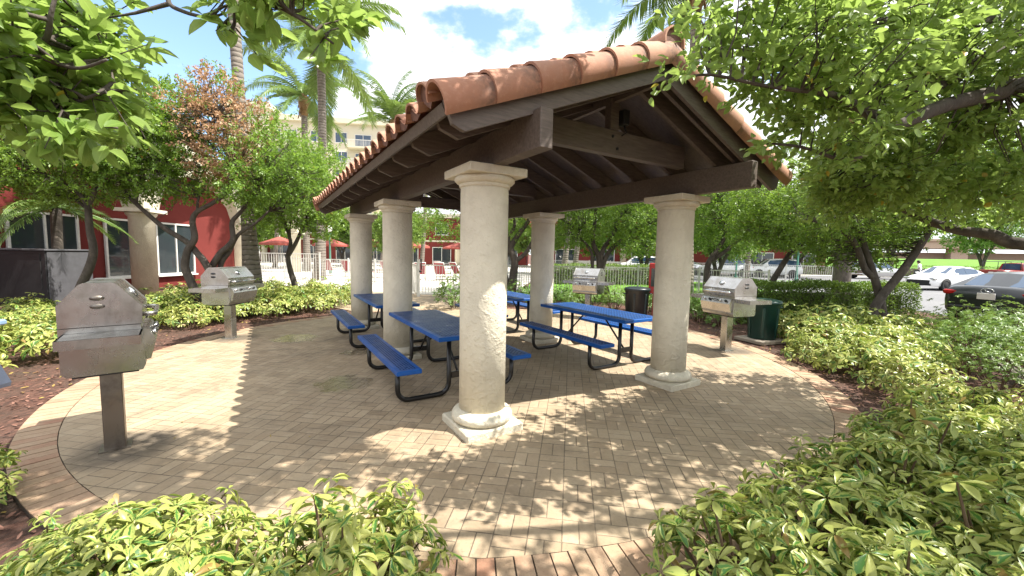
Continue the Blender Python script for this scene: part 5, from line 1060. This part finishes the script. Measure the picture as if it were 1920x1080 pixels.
# ------------------------------------------------------------------ vehicles (local +x = front)
def make_car(name, paint, label, cat, loc, rz, L=4.6, Wd=1.78, H=1.45, shape='sedan', group=None):
    t = thing(name, label, cat, loc, rz, group); hw = Wd/2; k = L/4.6
    if shape == 'sedan': ST = [(-2.30, .72, .42, .72), (-2.24, .80, .30, .98), (-2.0, .86, .22, 1.04), (-1.5, .89, .2, 1.06), (-.8, .89, .18, 1.0), (0, .89, .18, .97), (.7, .89, .18, .96), (1.2, .88, .18, .93), (1.7, .86, .2, .86), (2.05, .80, .22, .76), (2.24, .66, .26, .64), (2.30, .5, .32, .54)]; CB = [(-1.98, 1.02, .70), (-1.15, 1.40, .58), (-.3, H, .585), (.25, H-.02, .58), (1.15, .95, .72)]
    elif shape == 'suv': ST = [(-2.30, .80, .45, .8), (-2.22, .86, .32, 1.0), (-1.6, .89, .24, 1.05), (0, .89, .22, 1.04), (1.0, .89, .22, 1.03), (1.8, .86, .24, .98), (2.2, .76, .28, .86), (2.30, .6, .36, .70)]; CB = [(-2.22, 1.0, .76), (-1.95, H-.06, .64), (-.8, H, .64), (.35, H-.05, .62), (1.15, 1.02, .74)]
    else: ST = [(-2.30, .86, .5, 1.0), (-2.26, .88, .42, 1.06), (-1.0, .89, .35, 1.06), (.2, .89, .32, 1.05), (1.1, .89, .32, 1.05), (1.9, .87, .34, 1.0), (2.25, .8, .38, .92), (2.30, .72, .45, .8)]; CB = [(-.45, 1.04, .78), (-.35, H-.04, .68), (.2, H, .68), (.5, H-.04, .66), (1.0, 1.04, .76)]
    b = MB(); rows = []
    for x, w, z0, z1 in ST:
        w *= Wd/1.78; x *= k; zm = (z0+z1)/2
        half = [(w*.86, z0), (w*.97, z0+.10), (w, zm), (w*.985, z1-.13), (w*.93, z1-.035), (w*.80, z1), (w*.4, z1+.025)]
        rows.append([Vector((x, -y, z)) for y, z in half]+[Vector((x, 0, z1+.03))]+[Vector((x, y, z)) for y, z in reversed(half)])
    b.grid(rows, True); n = len(rows[0])
    b.add(rows[0], [tuple(range(n))], False); b.add(rows[-1], [tuple(range(n-1, -1, -1))], False); body = b.build('body', paint, t)
    # cabin shell, then glass set just proud of it
    b = MB(); rows = []; bw = .83*Wd/1.78
    def sec(x, z, w): 
        zb = .95 if shape == 'sedan' else 1.02; f = (z-zb)/(H-zb)
        return [Vector((x*k, -bw, zb-.06)), Vector((x*k, -bw+.02, zb)), Vector((x*k, -(bw+(w-bw)*f)-.02, z-.08*f)), Vector((x*k, -w*.85, z-.01*f)), Vector((x*k, 0, z+.02)), Vector((x*k, w*.85, z-.01*f)), Vector((x*k, (bw+(w-bw)*f)+.02, z-.08*f)), Vector((x*k, bw-.02, zb)), Vector((x*k, bw, zb-.06))]
    S = [sec(*q) for q in CB]; b.grid(S, False); b.build('cabin', paint, t)
    def pane(q, nm='window', e=.012):
        c = sum(q, Vector())/len(q); nrm = (q[1]-q[0]).cross(q[2]-q[0]).normalized()
        if nrm.dot(c-Vector((0, 0, .6))) < 0: nrm = -nrm
        g = MB(); g.add([p+nrm*e for p in q]+[p+nrm*(e-.02) for p in q], [tuple(range(len(q)))]+[(i, (i+1) % len(q), len(q)+(i+1) % len(q), len(q)+i) for i in range(len(q))]); g.build(nm, MT['glass_far'], t)
    lerp = lambda a, c, f: a+(c-a)*f
    for i0, i1, nm in ((0, 1, 'rear_window'), (4, 3, 'windscreen')):
        A, B = S[i0], S[i1]; pane([lerp(A[3], B[3], .10), lerp(A[5], B[5], .10), lerp(A[5], B[5], .93), lerp(A[3], B[3], .93)], nm)
    for sd in (1, 7):
        u = 2 if sd == 1 else 6
        if shape != 'truck':
            pane([lerp(S[0][sd], S[1][sd], .45), lerp(S[1][sd], S[2][sd], .98), lerp(S[1][u], S[2][u], .98), lerp(S[0][u], S[1][u], .85)]); pane([lerp(S[2][sd], S[3][sd], .02), lerp(S[3][sd], S[4][sd], .80), lerp(S[3][u], S[4][u], .10), lerp(S[2][u], S[3][u], .02)])
        else: pane([lerp(S[1][sd], S[2][sd], .1), lerp(S[3][sd], S[4][sd], .7), lerp(S[3][u], S[4][u], .1), lerp(S[1][u], S[2][u], .1)])
    for fx in (-1.40*k, 1.42*k):
        for sy in (-1, 1):
            M_ = Matrix.Rotation(math.pi/2*-sy, 3, 'X'); y = sy*(hw-.10)
            b = MB(); b.lathe([(.20, -.1), (.31, -.1), (.325, -.07), (.325, .07), (.31, .105), (.21, .107), (.20, .09)], 24, (fx, y, .325), M_); wh = b.build('wheel', MT['tyre'], t)
            b = MB(); b.lathe([(.205, .05), (.205, .10), (.185, .102), (.18, .06)], 20, (fx, y, .325), M_, cap=False)
            b.lathe([(.001, .098), (.055, .098), (.055, .06), (.001, .06)], 12, (fx, y, .325), M_)
            for q in range(8): b.box(Vector((fx+.11*math.cos(q*math.pi/4), y+sy*.085, .325+.11*math.sin(q*math.pi/4))), (.16, .02, .028), Matrix.Rotation(-q*math.pi/4, 3, 'Y'))
            b.build('rim', MT['rim'], wh)
            b = MB(); b.lathe([(.001, 0), (.385, 0), (.385, .012), (.001, .012)], 24, (fx, sy*(hw-.008), .34), M_); b.build('wheel_well_shade', MT['tyre'], t)  # flat black disc on the body side, painting the shaded wheel well
    for sy in (-1, 1):
        b = MB(); b.box((-2.20*k, sy*hw*.70, .87), (.14, .46, .13), Matrix.Rotation(sy*.24, 3, 'Z'), .03); b.build('tail_light', MT['lamp_red'], t)
        b = MB(); b.box((2.10*k, sy*hw*.72, .70), (.24, .40, .12), Matrix.Rotation(-sy*.45, 3, 'Z'), .03); b.build('headlight', MT['chrome'], t)
        b = MB(); b.box((.85*k, sy*(hw+.08), 1.0), (.16, .16, .11), None, .03); b.build('mirror', paint, t)
        for dx in (-.35, .65):
            b = MB(); b.box((dx*k-.3, sy*(hw+.002), .80), (.16, .025, .03), None, .006); b.build('door_handle', paint, t)
    b = MB(); b.box((2.27*k, 0, .48), (.12, 1.15, .26), None, .03); b.box((2.30*k, 0, .33), (.06, 1.3, .10)); b.build('grille', MT['tyre'], t)
    b = MB(); b.box((-2.31*k, 0, .80), (.03, .34, .17), None, .006); pl = b.build('licence_plate', MT['white'], t)
    b = MB(); b.box((-2.28*k, 0, .42), (.12, 1.5, .2), None, .04); b.build('bumper', MT['dark_metal'] if paint.name.startswith('dark') else paint, t)
    return t
ws = make_car('parked_car', MT['car_white'], 'white saloon car with black grille on the road, nose pointing left', 'car', (27.0, 25.0, 0), R(193))
dk = make_car('parked_car', MT['car_dark'], 'dark saloon car seen from behind at the right edge, red tail lights', 'car', (14.9, 11.6, 0), R(22), 4.7, 1.84, 1.45)
b = MB(); b.tube([(-2.325, .12*math.cos(a), 1.0-.06+.075*math.sin(a)) for a in np.linspace(0, 6.28, 20)], .010, 5); b.tube([(-2.33, .05, .985), (-2.33, .01, .92), (-2.33, -.07, .92)], .010, 5); b.build('badge', MT['chrome'], dk)
tk = make_car('pickup_truck', MT['car_red'], 'red pickup truck with a ladder rack beyond the white car', 'truck', (47.5, 38, 0), R(8), 5.4, 1.9, 1.75, 'truck')
b = MB()
for sy in (-1, 1):
    b.tube([(-2.6, sy*.8, 1.85), (.9, sy*.8, 1.85)], .03, 6)
    for x in (-2.5, -.7, .8): b.tube([(x, sy*.8, 1.05), (x, sy*.8, 1.85)], .025, 6)
b.build('rack', MT['dark_metal'], tk)
suv = make_car('parked_car', MT['car_white'], 'white SUV parked behind the white fence, right of the leaning palm trunk', 'car', (20.2, 38.5, 0), R(170), 4.7, 1.9, 1.72, 'suv', 'cars parked by the red building')
for x, y, rz, lab in ((24.6, 38.2, 172, 'second white SUV parked behind the white fence, left of the thick bare palm trunk'), (12.6, 40.5, 168, 'white car parked behind the fence, just right of the right front column')):
    o = dup(suv, (x, y, 0), R(rz), lab)
make_car('parked_car', MT['chrome'], 'silver car parked among the white ones behind the fence', 'car', (16.3, 39.6, 0), R(170), 4.5, 1.8, 1.48, 'sedan', 'cars parked by the red building')
make_car('parked_car', MT['chrome'], 'silver car on the road partly hidden behind the V-trunked tree', 'car', (34.5, 38.2, 0), R(10), 4.5, 1.8, 1.6, 'suv')
# ------------------------------------------------------------------ person walking on the far side of the road
t = thing('person', 'person in white shirt and blue jeans carrying a dark bag along the road', 'person', (35.5, 35.0, .0), R(120))
sk = {'pelvis': (0, 0, .95, .15), 'waist': (.02, 0, 1.10, .14), 'chest': (.06, 0, 1.35, .17), 'neck': (.12, 0, 1.52, .06), 'headb': (.15, 0, 1.60, .085), 'headm': (.17, 0, 1.69, .10), 'headt': (.16, 0, 1.77, .075), 'nose': (.265, 0, 1.675, .018),
      'shl': (.06, .19, 1.44, .07), 'ell': (-.04, .26, 1.16, .048), 'wrl': (.12, .24, .92, .034), 'hal': (.15, .24, .84, .038), 'shr': (.06, -.19, 1.44, .07), 'elr': (.0, -.27, 1.16, .048), 'wrr': (.02, -.26, .90, .034), 'har': (.03, -.26, .82, .038),
      'hil': (.0, .10, .86, .105), 'knl': (.16, .10, .50, .068), 'anl': (.18, .10, .09, .045), 'tol': (.36, .10, .04, .04), 'hir': (0, -.10, .86, .105), 'knr': (-.05, -.10, .50, .068), 'anr': (-.26, -.10, .14, .045), 'tor': (-.10, -.10, .03, .04)}
ed = [('pelvis', 'waist'), ('waist', 'chest'), ('chest', 'neck'), ('neck', 'headb'), ('headb', 'headm'), ('headm', 'headt'), ('headm', 'nose'), ('chest', 'shl'), ('shl', 'ell'), ('ell', 'wrl'), ('wrl', 'hal'), ('chest', 'shr'), ('shr', 'elr'), ('elr', 'wrr'), ('wrr', 'har'), ('pelvis', 'hil'), ('hil', 'knl'), ('knl', 'anl'), ('anl', 'tol'), ('pelvis', 'hir'), ('hir', 'knr'), ('knr', 'anr'), ('anr', 'tor')]
for s, sy in (('l', .24), ('r', -.26)):
    h = sk['ha'+s]
    for f in range(5): sk[f'f{s}{f}'] = (h[0]+(.045-.02*f if f < 4 else .05), h[1]+(0 if f < 4 else .03), h[2]-(.10-.01*abs(f-1.5) if f < 4 else .05), .010); ed.append(('ha'+s, f'f{s}{f}'))
ks = list(sk); me = bpy.data.meshes.new('body'); me.from_pydata([sk[q][:3] for q in ks], [(ks.index(a), ks.index(c)) for a, c in ed], [])
bo = bpy.data.objects.new('body', me); C.objects.link(bo); bo.parent = t
sm = bo.modifiers.new('skin', 'SKIN'); me.skin_vertices[0]
for i, q in enumerate(ks): me.skin_vertices[0].data[i].radius = (sk[q][3],)*2
me.skin_vertices[0].data[0].use_root = True; ss = bo.modifiers.new('sub', 'SUBSURF'); ss.levels = ss.render_levels = 2
dg = bpy.context.evaluated_depsgraph_get(); m2 = bpy.data.meshes.new_from_object(bo.evaluated_get(dg)); bo.modifiers.clear(); bo.data = m2; m2.name = 'body'
for m in ('skin', 'shirt', 'jeans'): m2.materials.append(MT[m])
for p in m2.polygons:
    c = p.center; arm = abs(c.y) > .2 and c.z < 1.2; p.material_index = 0 if (c.z > 1.50 or (arm and c.z < 1.2)) else (1 if c.z > .98 else 2); p.use_smooth = True
b = MB(); b.lathe([(.108, 1.69), (.112, 1.74), (.09, 1.80), (.03, 1.825)], 14, (.14, 0, 0)); b.lathe([(.07, 1.58), (.095, 1.64), (.09, 1.72)], 14, (.10, 0, 0)); b.build('hair', MT['hair'], t)
b = MB(); b.box((.05, .36, .78), (.42, .14, .34), None, .03); b.tube([(-.08, .33, .95), (-.02, .28, 1.1), (.12, .27, .98), (.16, .3, .95)], .012, 6); bg_ = b.build('shoulder_bag', MT['bin_navy']); bg_.location = (35.5, 35.0, 0); bg_.rotation_euler = (0, 0, R(120)); tag(bg_, 'dark bag carried by the person in the white shirt', 'bag')
